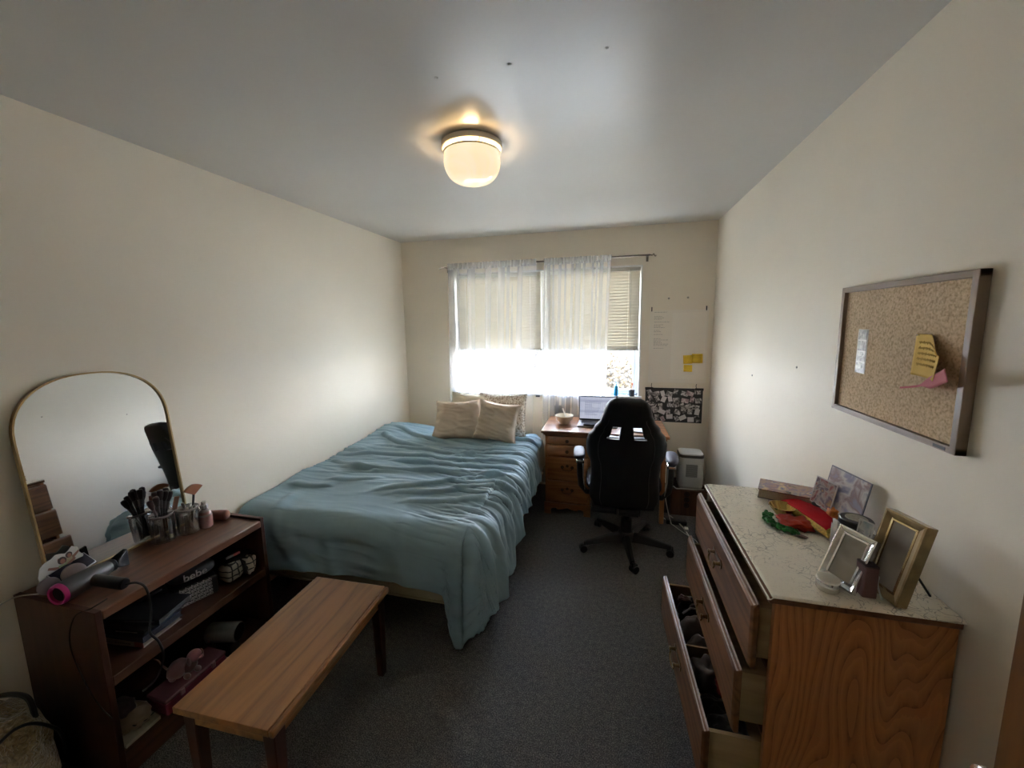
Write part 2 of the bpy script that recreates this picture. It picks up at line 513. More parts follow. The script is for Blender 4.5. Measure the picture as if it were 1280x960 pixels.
# ---------------------------------------------------------------- curtain rod and sheer curtains
M_rod = P('rod_metal', (0.22, 0.19, 0.16), 0.35, 0.8)
rod = thing('curtain_rod', 'thin dark metal curtain rod with curled ends above the window', 'curtain rod', (-0.65, 3.72, 2.22))
MB().cyl((-1.64, 3.75, 2.214), (0.32, 3.75, 2.229), 0.0075, n=12).build('rod', M_rod, rod)
for sx, x, z in ((-1, -1.64, 2.214), (1, 0.32, 2.229)):
    t_ = [(x + sx * (0.002 + 0.045 * k / 12) , 3.75 + 0.016 * sin(k * 0.9), z + 0.016 * sin(k * 0.9 + 1.2) * (k / 12)) for k in range(13)]
    MB().tube(t_, 0.005, 8).build('finial', P('finial', (0.5, 0.47, 0.42), 0.25, 0.9), rod)
    g = MB().box(x - sx * 0.02 - 0.006, x - sx * 0.02 + 0.006, 3.752, 3.80, z - 0.012, z - 0.004).box(x - sx * 0.02 - 0.01, x - sx * 0.02 + 0.01, 3.794, 3.80, z - 0.05, z + 0.012)
    g.build('bracket', M_rod, rod)

M_sheer = sheer('sheer_voile', (0.74, 0.73, 0.74), 0.70)
M_sheer2 = sheer('sheer_pocket', (0.78, 0.77, 0.78), 0.45)
def curtain(name, label, xt0, xt1, xb0, xb1, zb, seed, nfold):
    rs = random.Random(seed)
    ph = [rs.uniform(0, 6.28) for _ in range(6)]
    c = thing(name, label, 'curtain', ((xt0 + xt1) / 2, 3.72, zb))
    def fold(u, v):
        a = 0.011 + 0.008 * v
        return a * (sin(2 * pi * nfold * u + ph[0] + 0.7 * sin(5 * u + ph[1])) * 0.8 + 0.3 * sin(2 * pi * nfold * 1.73 * u + ph[2] + v * 0.8)) + 0.0015 * sin(2 * pi * 3.1 * nfold * u + ph[3])
    def fn(u, v):
        z = 2.200 + (zb - 2.200) * v
        uu = u + 0.012 * sin(2 * pi * nfold * u * 1.3 + ph[4]) * (0.3 + v)
        x = (xt0 + (xt1 - xt0) * uu) * (1 - v) + (xb0 + (xb1 - xb0) * uu) * v
        y = 3.742 + fold(u, v)
        y = min(max(y, 3.714), 3.768)
        return Vector((x, y, z))
    MB().grid(fn, 150, 46).build('panel', M_sheer, c, smooth=180)
    def gather(u, k): return 0.0045 * sin(2 * pi * 26 * u + k + 2 * sin(9 * u)) 
    def ruff(u, v):
        z = 2.185 + 0.062 * v
        x = xt0 + (xt1 - xt0) * u
        q = 1 - abs(v - 0.5) * 2
        y = 3.739 - 0.0 + gather(u, ph[5]) * (1.3 - q)
        return Vector((x, y, z + (0.006 * noise.noise(Vector((u * 30, seed, 0))) if v > 0.9 else 0)))
    MB().grid(ruff, 200, 6).build('rod_pocket', M_sheer2, c, smooth=180)
    return c
curtain('sheer_curtain', 'sheer white curtain over the left part of the window, behind the bed pillows', -1.60, -0.70, -1.64, -0.78, 0.05, 3, 5)
curtain('sheer_curtain', 'sheer white curtain in the middle of the window, hanging behind the desk', -0.625, -0.01, -0.66, -0.06, 0.05, 11, 4)
M_tab = P('curtain_tag', (0.35, 0.36, 0.38), 0.7)
# ---------------------------------------------------------------- wall things
def wallM(x, z, y=3.80): return frame_M((x, y, z), (1, 0, 0), (0, 0, 1))
po = thing('wall_planner', 'large clear wall sheet with faint printed lines, hung right of the window', 'poster', (0.58, 3.80, 1.08))
box('sheet', P('clear_sheet', (0.82, 0.77, 0.68), 0.3, 0, 0.3), po, 0.338, 0.828, 3.794, 3.798, 1.085, 1.745, 0.0)
M_ink = P('faint_ink', (0.45, 0.43, 0.39), 0.7)
M_ink2 = P('dark_ink', (0.06, 0.06, 0.06), 0.7)
ln = MB(); rs = random.Random(5)
z = 1.725
while z > 1.40:
    w = rs.uniform(0.05, 0.13)
    if rs.random() < 0.82:
        x = 0.375
        while x < 0.375 + w:
            ww = rs.uniform(0.008, 0.022); ln.box(x, x + ww, 3.7932, 3.794, z, z + 0.0042); x += ww + 0.005
    z -= 0.0125
ln.build('printed_line', M_ink, po, smooth=0)['kind'] = 'stuff'
box('inner_panel', P('panel_tone', (0.85, 0.80, 0.71), 0.35), po, 0.53, 0.815, 3.7925, 3.7938, 1.12, 1.72, 0)
M_clip = P('black_clip', (0.03, 0.03, 0.03), 0.4, 0.3)
for x in (0.352, 0.808):
    box('clip', M_clip, po, x - 0.004, x + 0.004, 3.786, 3.7999, 1.735, 1.775, 0.001)
M_yel = P('yellow_note', (0.85, 0.58, 0.04), 0.7, var=0.06, vscale=30)
def note(name, label, x0, x1, z0, z1, tilt, y=3.7915):
    n_ = thing(name, label, 'note', ((x0 + x1) / 2, y, (z0 + z1) / 2), group=None)
    cx, cz = (x0 + x1) / 2, (z0 + z1) / 2
    def fn(u, v):
        px, pz = x0 + (x1 - x0) * u - cx, z0 + (z1 - z0) * v - cz
        return Vector((cx + px * cos(tilt) - pz * sin(tilt), y - 0.008 * (1 - v) ** 2, cz + px * sin(tilt) + pz * cos(tilt)))
    MB().grid(fn, 5, 6).build('paper', M_yel, n_, solid=0.0006, smooth=60)
    sc = MB(); k = 0
    zz = z1 - 0.015
    while zz > z0 + 0.01:
        pts = [Vector((x0 + 0.012 + (x1 - x0 - 0.024) * i / 14, y - 0.008 * (1 - (zz - z0) / (z1 - z0)) ** 2 - 0.001, zz + 0.003 * sin(i * 2.3 + k))) for i in range(15)]
        sc.tube(pts, 0.0007, 4); zz -= 0.014; k += 1
    sc.build('handwriting', P('pencil', (0.35, 0.22, 0.05), 0.8), n_)
    return n_
note('sticky_note', 'upper yellow sticky note of the stuck pair on the left, on the wall sheet', 0.634, 0.708, 1.262, 1.340, 0.06)
note('sticky_note', 'lower yellow sticky note directly under another on the wall sheet', 0.640, 0.712, 1.190, 1.262, -0.02, 3.7930)
note('sticky_note', 'yellow sticky note farthest right on the wall sheet, beside the other two', 0.705, 0.795, 1.270, 1.352, 0.0, 3.7895)

co = thing('photo_collage', 'dark poster crowded with small black and white photo prints, beside the desk', 'collage', (0.56, 3.80, 0.72))
MB().box(0.318, 0.812, 3.794, 3.798, 0.715, 1.035).build('backing', P('collage_backing', (0.025, 0.025, 0.028), 0.5), co, smooth=0)
rs = random.Random(21)
pm = [picture('print_%d' % k, [(0.02, 0.02, 0.02), (0.16, 0.15, 0.15), (0.55, 0.52, 0.51), (0.75, 0.73, 0.73)], 26 + 6 * k, 3, 1.0, 0.3, k * 3.1) for k in range(4)]
pm.append(P('print_light', (0.70, 0.68, 0.68), 0.3, var=0.08)); pm.append(picture('print_mauve', [(0.12, 0.08, 0.09), (0.5, 0.36, 0.38), (0.75, 0.7, 0.7)], 30, 3, 1, 0.3, 9))
k = 0
for r_ in range(5):
    for c_ in range(8):
        x = 0.345 + c_ * 0.0605 + rs.uniform(-0.018, 0.018); z = 0.757 + r_ * 0.059 + rs.uniform(-0.014, 0.014)
        x = min(max(x, 0.355), 0.778)
        w, h_ = rs.choice([(0.055, 0.045), (0.04, 0.055), (0.062, 0.04), (0.035, 0.05)])
        a = rs.uniform(-0.5, 0.5)
        M_ = Matrix.Translation((x, 3.7935 - 0.00035 * (k % 6), z)) @ Matrix.Rotation(a, 4, 'Y')
        MB().box(-w / 2, w / 2, -0.0003, 0, -h_ / 2, h_ / 2, M=M_).build('photo_print', pm[rs.choice([0, 1, 2, 3, 4, 4, 5])], co, smooth=0)
        k += 1
box('hanging_strip', M_clip, co, 0.314, 0.385, 3.788, 3.793, 1.018, 1.040, 0.001)
box('hanging_strip', M_clip, co, 0.745, 0.816, 3.788, 3.793, 1.018, 1.040, 0.001)
for x in (0.372, 0.755):
    MB().tube([(x, 3.79, 1.04), (x - 0.004, 3.79, 1.06), (x, 3.79, 1.078)], 0.0025, 6).build('clip', M_clip, co)
for x, z, l_ in ((0.494, 1.848, 'left'), (0.653, 1.851, 'right')):
    h_ = MB().lathe([(0.009, 0), (0.009, 0.004), (0.004, 0.006), (0.0, 0.007)], (x, 3.80, z), 12, (0, -1, 0)).build('adhesive_hook', P('hook_grey', (0.36, 0.35, 0.31), 0.5))
    tag(h_, 'small grey dot %s of two above the clear wall sheet' % ('farther left' if l_ == 'left' else 'farther right'), 'hook')
for i, (x, y) in enumerate(((-0.600, 1.365), (-0.339, 1.363), (-0.03, 1.37))):
    h_ = MB().lathe([(0.008, 0), (0.006, 0.0015), (0.003, 0.003), (0.0, 0.0035)], (x, y, H), 12, (0.1, 0, -1)).build('ceiling_hook', M_ceil)
    tag(h_, ['leftmost of three tiny white hooks in a row on the ceiling', 'middle one of three tiny white hooks in a row on the ceiling', 'rightmost of three tiny white hooks in a row on the ceiling'][i], 'hook')
ou = thing('wall_outlet', 'grey wall outlet behind the sheer curtain above the bowl', 'outlet', (-0.50, 3.80, 0.80))
box('plate', P('outlet_grey', (0.22, 0.22, 0.22), 0.5), ou, -0.54, -0.465, 3.789, 3.80, 0.745, 0.835, 0.003)
box('plug', P('plug_black', (0.03, 0.03, 0.03), 0.5), ou, -0.52, -0.485, 3.774, 3.79, 0.765, 0.795, 0.003)

# ceiling lamp
lamp = thing('ceiling_light', 'round flush ceiling light with frosted glass bowl, glowing warm', 'light', (-0.655, 1.872, H))
LX, LY = -0.655, 1.872
M_ring = P('lamp_ring', (0.80, 0.75, 0.66), 0.45)
MB().lathe([(0.136, 0), (0.142, -0.004), (0.142, -0.026), (0.136, -0.028), (0.132, -0.012)], (LX, LY, H), 48).build('base_ring', M_ring, lamp)
MB().lathe([(0.132, -0.040), (0.137, -0.043), (0.137, -0.048), (0.125, -0.050), (0.125, -0.042)], (LX, LY, H), 48, caps=False).build('glass_rim', P('lamp_rim', (0.80, 0.74, 0.60), 0.3, coat=0.5), lamp)
def lampglass():
    t = NT('frosted_bowl')
    em = t.n('ShaderNodeEmission')
    geo = t.n('ShaderNodeTexCoord'); nz = t.n('ShaderNodeTexNoise'); nz.inputs['Scale'].default_value = 6; nz.inputs['Distortion'].default_value = 1.5
    t.l(geo.outputs['Object'], nz.inputs['Vector'])
    r = t.ramp([(0.35, (1.0, 0.76, 0.46)), (0.62, (1.0, 0.84, 0.58))]); t.l(nz.outputs['Fac'], r.inputs[0]); t.l(r.outputs[0], em.inputs[0])
    em.inputs[1].default_value = LAMP_GLOW
    t.b.inputs['Base Color'].default_value = (0.5, 0.48, 0.42, 1); t.b.inputs['Roughness'].default_value = 0.15
    ad = t.n('ShaderNodeAddShader'); t.l(t.b.outputs[0], ad.inputs[0]); t.l(em.outputs[0], ad.inputs[1]); t.l(ad.outputs[0], t.o.inputs['Surface'])
    return t.m
LAMP_GLOW = 0.92
bowl = [(0.131, -0.044)]
for k in range(0, 15):
    a = pi / 2 * k / 14
    bowl.append((0.134 * cos(a) ** 0.55 if k < 14 else 0.0, -0.085 - 0.092 * sin(a) ** 1.15))
MB().lathe(bowl, (LX, LY, H), 48, caps=False).build('glass_bowl', lampglass(), lamp, smooth=180)
for k in range(4):
    a = 0.6 + k * pi / 2
    MB().cyl((LX + 0.128 * cos(a), LY + 0.128 * sin(a), H - 0.02), (LX + 0.128 * cos(a), LY + 0.128 * sin(a), H - 0.046), 0.005, n=8).build('holding_clip', M_ring, lamp)

ld = bpy.data.lights.new('bulb', 'POINT'); ld.energy = 9.0; ld.color = (1.0, 0.70, 0.36); ld.shadow_soft_size = 0.03
lo = bpy.data.objects.new('bulb', ld); COL.objects.link(lo); lo.location = (0, 0, -0.085); lo.parent = lamp

# ---------------------------------------------------------------- bed
BX0, BX1, BY0, BY1, BZ = -2.12, -0.64, 1.76, 3.68, 0.57
bed = thing('bed', 'bed with beige box spring showing under the blue duvet', 'bed', ((BX0 + BX1) / 2, 2.7, 0))
M_tick = P('mattress_ticking', (0.38, 0.32, 0.22), 0.85, bump=0.2, bscale=300)
M_sheet = P('cream_sheet', (0.62, 0.57, 0.48), 0.85)
MB().box(BX0, BX1, BY0, BY1, 0.168, 0.35).build('box_spring', M_tick, bed, bevel=0.02, seg=3)
MB().box(BX0 + 0.01, BX1 - 0.01, BY0 + 0.01, BY1, 0.35, BZ - 0.02).build('mattress', M_sheet, bed, bevel=0.04, seg=4)
pp = MB()
for z in (0.175, 0.345):
    pp.tube([(BX0 + 0.02, BY0 - 0.001, z), (BX1 - 0.02, BY0 - 0.001, z), (BX1 + 0.0, BY0 + 0.02, z), (BX1 + 0.001, BY1, z)], 0.006, 6)
pp.build('piping', M_tick, bed)
M_bedleg = P('bed_leg_black', (0.03, 0.03, 0.03), 0.5)
box('bed_rail', M_bedleg, bed, BX0 + 0.03, BX1 - 0.03, BY0 + 0.03, BY1 - 0.02, 0.14, 0.168, 0.003)
for x in (BX0 + 0.10, BX1 - 0.12):
    for y in (BY0 + 0.14, BY1 - 0.12):
        MB().cyl((x, y, 0), (x, y, 0.145), 0.022, 0.028, 14).build('leg', M_bedleg, bed)

def fabric(name, col, rough=0.8, sheen=0.3, weave=420, bs=0.12, var=0.05):
    t = NT(name)
    t.b.inputs['Roughness'].default_value = rough; t.b.inputs['Sheen Weight'].default_value = sheen
    t.b.inputs['Specular IOR Level'].default_value = 0.3
    co = t.coords()
    nz = t.n('ShaderNodeTexNoise'); nz.inputs['Scale'].default_value = 3.0; nz.inputs['Detail'].default_value = 3; t.l(co, nz.inputs['Vector'])
    r = t.ramp([(0.3, tuple(c * (1 - var) for c in col)), (0.7, tuple(min(1, c * (1 + var)) for c in col))]); t.l(nz.outputs['Fac'], r.inputs[0]); t.l(r.outputs[0], t.b.inputs['Base Color'])
    n2 = t.n('ShaderNodeTexNoise'); n2.inputs['Scale'].default_value = weave; n2.inputs['Detail'].default_value = 1; t.l(co, n2.inputs['Vector'])
    t.bump(n2.outputs['Fac'], bs, 0.001)
    return t.m
M_duvet = fabric('duvet_cotton', (0.262, 0.382, 0.440), 0.62, 0.1)

N = noise.noise
def ridged(x, y, sd):
    return (1 - abs(N(Vector((x, y, sd))) * 2.0)) 

# creases: (s0,t0,s1,t1,width,height,bend) in metres on the bed top (s across from the left wall, t from head to foot)
CR = [
 (0.20, 1.30, 1.30, 1.22, 0.045, 0.030, 0.05), (0.10, 1.08, 1.05, 1.00, 0.035, 0.022, -0.03), (0.60, 1.12, 1.46, 1.06, 0.032, 0.026, 0.03),
 (0.12, 0.62, 0.62, 0.82, 0.035, 0.030, 0.04), (0.16, 0.42, 0.70, 0.60, 0.040, 0.030, 0.03), (0.30, 0.85, 1.10, 0.86, 0.028, 0.020, 0.02),
 (0.95, 0.92, 1.44, 0.76, 0.030, 0.026, -0.05), (1.00, 1.02, 1.50, 0.95, 0.028, 0.024, -0.04), (0.80, 0.72, 1.35, 0.66, 0.026, 0.020, 0.03),
 (0.72, 1.60, 1.36, 1.22, 0.030, 0.020, 0.05), (0.86, 1.62, 1.50, 1.34, 0.028, 0.022, 0.06), (0.98, 1.70, 1.56, 1.46, 0.030, 0.020, 0.06),
 (0.30, 1.52, 0.62, 1.46, 0.03, 0.012, 0.02), (0.08, 1.62, 0.34, 1.60, 0.035, 0.018, 0.02), (0.05, 1.20, 0.50, 1.34, 0.03, 0.02, 0.02),
 (1.15, 0.55, 1.62, 0.52, 0.028, 0.024, 0.03), (1.20, 0.42, 1.66, 0.36, 0.030, 0.026, 0.02), (0.95, 1.30, 1.58, 1.12, 0.026, 0.024, 0.05),
 (1.10, 1.42, 1.66, 1.26, 0.024, 0.022, 0.05), (1.18, 1.52, 1.70, 1.42, 0.024, 0.020, 0.05), (0.40, 0.50, 1.00, 0.58, 0.03, 0.018, -0.03),
 (0.20, 1.75, 0.40, 2.20, 0.03, 0.016, 0.03), (0.62, 1.95, 0.70, 2.30, 0.035, 0.014, 0.01), (1.05, 1.88, 1.14, 2.3, 0.03, 0.016, 0.02), (0.34, 1.92, 0.5, 2.25, 0.03, 0.014, 0.04),
]
def crease(s, t):
    h = 0
    for (a, b, c, d, w, hh, bend) in CR:
        dx, dy = c - a, d - b; L = sqrt(dx * dx + dy * dy)
        ux, uy = dx / L, dy / L
        px, py = s - a, t - b
        u = (px * ux + py * uy) / L
        if u < -0.2 or u > 1.2: continue
        v = -px * uy + py * ux - bend * sin(pi * min(max(u, 0), 1))
        w2 = w * ((0.36 if v > 0 else 1.15) if b < 1.73 else 1.3)
        if abs(v) > 3 * w2: continue
        e = min(1, max(0, (u + 0.2) / 0.35)) * min(1, max(0, (1.2 - u) / 0.35))
        h += hh * exp(-(v / w2) ** 2) * e * e * (3 - 2 * e)
    return h

TX, TY = BX1 - BX0 - 0.075, BY1 - BY0 - 0.055     # top extents before the edges turn over
def duvet_pt(s, t):
    """s: arc length from left edge, t: arc length from head. returns base, normal, a, b"""
    R = 0.11
    a = max(0, s - TX); b = max(0, t - TY)
    r = sqrt(a * a + b * b)
    if a > 0 and b > 0:
        qa, qb = a / OA, b / OB; rho = max(qa, qb); f_ = math.atan2(qb, qa) / (pi / 2)
        r = rho * (OA * (1 - f_) + OB * f_ - 0.07 * sin(pi * f_))
    if r < 1e-6:
        return Vector((BX0 + s, BY1 - t, BZ + 0.025)), Vector((0, 0, 1)), 0, 0
    dirn = Vector((a, -b, 0)).normalized()
    if r < R * pi / 2:
        an = r / R; out = R * sin(an); dn = R * (1 - cos(an)); nr = dirn * sin(an) + Vector((0, 0, 1)) * cos(an)
    else:
        out = R + 0.03 * (1 - exp(-(r - R * 1.57) * 6)); dn = R + r - R * pi / 2; nr = dirn
    cx = BX0 + min(s, TX); cy = BY1 - min(t, TY)
    corner = 2 * abs(dirn.x * dirn.y)
    out += 0.10 * corner * min(1, max(0, dn / 0.5)) * dn
    return Vector((cx, cy, BZ + 0.025)) + dirn * out + Vector((0, 0, -dn)), nr, a, b

OA, OB = 0.50, 0.66
S_MAX, T_MAX = TX + OA, TY + 0.355
def duvet(u, v):
    t0 = 0.30
    UF = 0.76
    s = TX * u / UF if u < UF else TX + OA * (u - UF) / (1 - UF)
    # the head edge of the duvet is pushed down on the right, bunched high on the left
    head = 0.10 + 0.20 * min(1, max(0, (s - 0.35) / 0.3)) - 0.14 * min(1, max(0, (s - 1.25) / 0.2))
    kf = min(1, max(0, (s - (TX - 0.09)) / 0.06)); kf = kf * kf * (3 - 2 * kf)
    tm = T_MAX + 0.012 * sin(s * 5) + 0.05 * min(1, max(0, (0.5 - s) / 0.5)) + (TY + OB - T_MAX) * kf
    if s > TX: tm = TY + OB
    VF = 0.80
    t = head + (TY - head) * v / VF if v < VF else TY + (tm - TY) * (v - VF) / (1 - VF)
    # right-hand hem rises towards the head
    sm = 1.0
    if s > TX:
        over = S_MAX - TX
        q_ = min(1, max(0, (t - 1.15) / 0.45)); k = 0.66 + 0.34 * q_ * q_ * (3 - 2 * q_)
        k += (0.05 * sin(t * 9.0) + 0.04 * sin(t * 17 + 1)) * (1 - q_)
        s = TX + (s - TX) * k
    p, n, a, b = duvet_pt(s, t)
    drop = sqrt(a * a + b * b)
    # wrinkles
    wx = s + 0.06 * N(Vector((s * 2.0, t * 2.0, 3.1)))
    wt = t + 0.10 * N(Vector((s * 1.6, t * 1.6, 7.7))) + 0.05 * sin(s * 3.5)
    act = 1.0 if t < 1.35 else max(0.16, 1 - (t - 1.35) / 0.30)
    right = min(1, max(0, (s - 0.95) / 0.4))
    act = max(act, right * (0.9 if t < 1.85 else 0.5))
    w = 0.010 * max(0, ridged(wx * 1.5, wt * 7.0, 1.5) - 0.45) * act * 2
    w += 0.008 * max(0, ridged(wx * 2.6 + 5, wt * 13.0, 4.5) - 0.5) * act * 2
    w += 0.0045 * max(0, ridged(wx * 3.4 + 9, wt * 24.0, 8.5) - 0.4) * act * (0.6 + right) * 2
    w += 0.012 * N(Vector((s * 1.7, t * 1.9, 11.0)))
    w += crease(s, t) * (1.0 if drop < 0.05 else 0.8)
    if drop > 0.02:
        g = min(1, (drop - 0.02) / 0.22)
        if a > 0 and b <= 0:
            q = t
            w += g * (0.020 * sin(q * 21 + 2.2 * sin(q * 4.1)) + 0.013 * sin(q * 43 + 1 + 1.6 * sin(q * 7)))
        elif b > 0 and a <= 0:
            q = s
            w += g * (0.010 * sin(q * 6.5 + 1.4 * sin(q * 3.7) + b * 2.0) + 0.0035 * sin(q * 24 + 2 * sin(q * 5)))
        else:
            ph = math.atan2(b, a)
            w += g * (0.016 * sin(ph * 7.0 + 0.6) + 0.020 * sin(TY * 21 + 2.2 * sin(TY * 4.1)) * max(0, cos(ph)) ** 4)
    p = p + n * w
    # bunched up hump against the left wall near the pillows
    if a == 0 and b == 0:
        hx = (s - 0.10) / 0.32; hy = (t - 0.42) / 0.34
        p.z += 0.075 * exp(-hx * hx - hy * hy) + 0.035 * exp(-((s - 0.25) / 0.5) ** 2 - ((t - 0.9) / 0.3) ** 2)
        p.z += 0.02 * exp(-((t - (TY - 0.38)) / 0.17) ** 2)
    # tail end of the left side sags into the gap beside the shelf
    if p.x < XL + 0.012: p.x = XL + 0.012
    if p.y > 3.05: p.x = min(p.x, -0.60 + 0.02 * min(1, max(0, (3.15 - p.y) / 0.1)))
    if p.z < 0.006:
        ex = 0.006 - p.z
        p.z = 0.006 + 0.004 * (1 + sin(s * 30 + t * 20)); p = p + Vector((n.x, n.y, 0)) * ex * 0.35
    return p
dv = MB().grid(duvet, 320, 400).build('duvet', M_duvet, None, smooth=180)
md = dv.modifiers.new('solid', 'SOLIDIFY'); md.thickness = 0.012; md.offset = 1.0
tag(dv, 'rumpled teal blue duvet spread over the bed, a corner hanging to the floor', 'duvet')

# pillows
def pillow(name, label, c, w, h, th, tilt, yawz, mt, rollz=0.0, seed=0, ear=0.10, wr=0.02, slump=0.0):
    """upright cushion: local x across, y up, z out of its face"""
    p = thing(name, label, 'pillow', c, group=None)
    R = Matrix.Translation(c) @ Matrix.Rotation(yawz, 4, 'Z') @ Matrix.Rotation(tilt, 4, 'X') @ Matrix.Rotation(rollz, 4, 'Z')
    def surf(side):
        def fn(u, v):
            a, b = 2 * u - 1, 2 * v - 1
            pin = 1 - ear * (1 - abs(a) ** 2.2) * abs(b) ** 3
            pin2 = 1 - ear * (1 - abs(b) ** 2.2) * abs(a) ** 3
            x = a * w / 2 * pin2; y = b * h / 2 * pin
            f = max(0, (1 - a ** 4) * (1 - b ** 4)) ** 0.55
            z = th / 2 * f
            e = N(Vector((a * 1.8 + seed, b * 1.8, side * 3.0))) * wr * (f ** 0.5) * 1.4
            e += wr * 0.8 * max(0, 1 - abs(N(Vector((a * 1.5 + seed * 3, b * 5.0 + a, side)))) * 4) * (1 - abs(a)) ** 0.3 * (f ** 0.5)
            e += wr * 0.9 * f ** 0.3 * sin(b * 16 + 3 * a + seed) * max(0, abs(a) - 0.72) * 2.2
            x += slump * (1 - (b + 1) / 2) * a * 0.06
            return R @ Vector((x, y, side * (z + e)))
        return fn
    m_ = MB(); m_.grid(surf(1), 40, 40); m_.grid(surf(-1), 40, 40)
    m_.build('cover', mt, p, smooth=180, weld=True)
    sm = []
    for k in range(80):
        q = k / 20; i = int(q) % 4; f_ = q - int(q)
        a, b = [(2 * f_ - 1, -1), (1, 2 * f_ - 1), (1 - 2 * f_, 1), (-1, 1 - 2 * f_)][i]
        pin = 1 - ear * (1 - abs(a) ** 2.2) * abs(b) ** 3; pin2 = 1 - ear * (1 - abs(b) ** 2.2) * abs(a) ** 3
        x = a * w / 2 * pin2 + slump * (1 - (b + 1) / 2) * a * 0.06
        sm.append(R @ Vector((x, b * h / 2 * pin, 0)))
    sm.append(sm[0])
    MB().tube(sm, 0.004, 6).build('seam', mt, p)
    return p
M_tan = fabric('tan_linen', (0.62, 0.49, 0.36), 0.85, 0.1, 300, 0.25)
def knit_mat():
    t = NT('woven_knit'); co = t.coords((1, 1, 1))
    w1 = t.n('ShaderNodeTexVoronoi'); w1.inputs['Scale'].default_value = 62
    w2 = t.n('ShaderNodeTexNoise'); w2.inputs['Scale'].default_value = 75; 
    t.l(co, w1.inputs['Vector']); t.l(co, w2.inputs['Vector'])
    mu = t.n('ShaderNodeMath', operation='MULTIPLY'); t.l(w1.outputs['Distance'], mu.inputs[0]); t.l(w2.outputs['Fac'], mu.inputs[1])
    r = t.ramp([(0.12, (0.30, 0.22, 0.15)), (0.26, (0.66, 0.58, 0.47)), (0.5, (0.78, 0.72, 0.62))]); t.l(mu.outputs[0], r.inputs[0]); t.l(r.outputs[0], t.b.inputs['Base Color'])
    t.b.inputs['Roughness'].default_value = 0.9
    t.bump(mu.outputs[0], 0.8, 0.004)
    return t.m
M_knit = knit_mat()
M_cream = fabric('cream_stripe', (0.60, 0.53, 0.40), 0.85, 0.1, 250, 0.3, 0.10)
pillow('cushion', 'plain tan cushion in front on the left, leaning on the cream one', (-1.335, 3.245, 0.785), 0.41, 0.37, 0.15, radians(70), radians(9), M_tan, radians(3), 1.0, 0.13, 0.014, 1.0)
pillow('cushion', 'plain tan cushion in front on the right, overlapping the knitted one', (-0.962, 3.225, 0.792), 0.39, 0.36, 0.15, radians(70), radians(-6), M_tan, radians(-5), 5.0, 0.13, 0.015, 0.2)
pillow('cushion', 'cream cushion behind the left tan cushion, only its top showing', (-1.265, 3.455, 0.795), 0.48, 0.40, 0.13, radians(76), 0, M_cream, radians(-2), 9.0, 0.08, 0.014, 0.0)
pillow('cushion', 'cream knitted cushion with brown flecks behind the right tan cushion', (-0.975, 3.435, 0.800), 0.47, 0.41, 0.12, radians(76), radians(-3), M_knit, radians(1), 14.0, 0.08, 0.010, 0.0)

# ---------------------------------------------------------------- desk
M_desk = wood('desk_pine', (0.22, 0.075, 0.020), (0.36, 0.140, 0.042), 'X', 1.6, 0.35, 7, coat=0.3)
M_deskv = wood('desk_pine_upright', (0.20, 0.068, 0.018), (0.34, 0.130, 0.038), 'Z', 1.6, 0.4, 6)
M_desktop = wood('desk_top_wood', (0.20, 0.080, 0.032), (0.33, 0.145, 0.062), 'X', 1.2, 0.22, 7, coat=0.5)
M_brass = P('antique_brass', (0.17, 0.115, 0.06), 0.3, 1.0)
M_bronze = P('dark_bronze', (0.10, 0.06, 0.035), 0.4, 0.7)
DF = 3.215
desk = thing('desk', 'honey pine desk with four drawers on its left under the window', 'desk', (-0.05, 3.45, 0))
tp = MB(); tp.box(-0.565, 0.462, 3.175, 3.705, 0.722, 0.748)
tp.build('desktop', M_desktop, desk, bevel=0.007, seg=3)
MB().box(-0.548, 0.445, 3.192, 3.70, 0.704, 0.722).build('top_moulding', M_desk, desk, bevel=0.006, seg=3)
PX0, PX1 = -0.535, -0.155
ca = MB()
ca.box(PX0, PX0 + 0.018, DF, 3.69, 0.0, 0.704); ca.box(PX1 - 0.018, PX1, DF, 3.69, 0.0, 0.704); ca.box(PX0, PX1, 3.68, 3.69, 0.05, 0.704)
ca.box(PX0, PX1, DF + 0.012, 3.68, 0.095, 0.11)
ca.build('carcass', M_deskv, desk, bevel=0.002)
box('face_frame', M_deskv, desk, PX0 + 0.018, PX1 - 0.018, DF + 0.006, DF + 0.02, 0.1, 0.704, 0)
for (z0, z1, kind) in ((0.628, 0.698, 'k'), (0.524, 0.618, 'k'), (0.312, 0.512, 'b'), (0.118, 0.300, 'b')):
    d = box('drawer', M_desk, desk, PX0 + 0.014, PX1 - 0.014, DF - 0.014, DF + 0.006, z0, z1, 0.006, seg=3)
    xc, zc = (PX0 + PX1) / 2, (z0 + z1) / 2
    if kind == 'k':
        MB().lathe([(0.006, 0), (0.006, 0.010), (0.014, 0.018), (0.015, 0.024), (0.008, 0.029), (0, 0.030)], (xc, DF - 0.014, zc), 16, (0, -1, 0)).build('knob', M_bronze, d)
    else:
        g = MB(); zc += 0.015
        for sx in (-1, 1):
            g.lathe([(0.014, 0), (0.012, 0.003), (0.006, 0.006), (0.006, 0.016), (0, 0.018)], (xc + sx * 0.042, DF - 0.014, zc), 14, (0, -1, 0))
        g.lathe([(0.013, 0), (0.010, 0.003), (0, 0.004)], (xc, DF - 0.014, zc + 0.012), 12, (0, -1, 0))
        g.tube([(xc - 0.042, DF - 0.028, zc), (xc - 0.036, DF - 0.030, zc - 0.018), (xc - 0.014, DF - 0.031, zc - 0.024), (xc, DF - 0.031, zc - 0.020), (xc + 0.014, DF - 0.031, zc - 0.024), (xc + 0.036, DF - 0.030, zc - 0.018), (xc + 0.042, DF - 0.028, zc)], 0.0032, 8)
        g.build('drawer_pull', M_bronze, d)
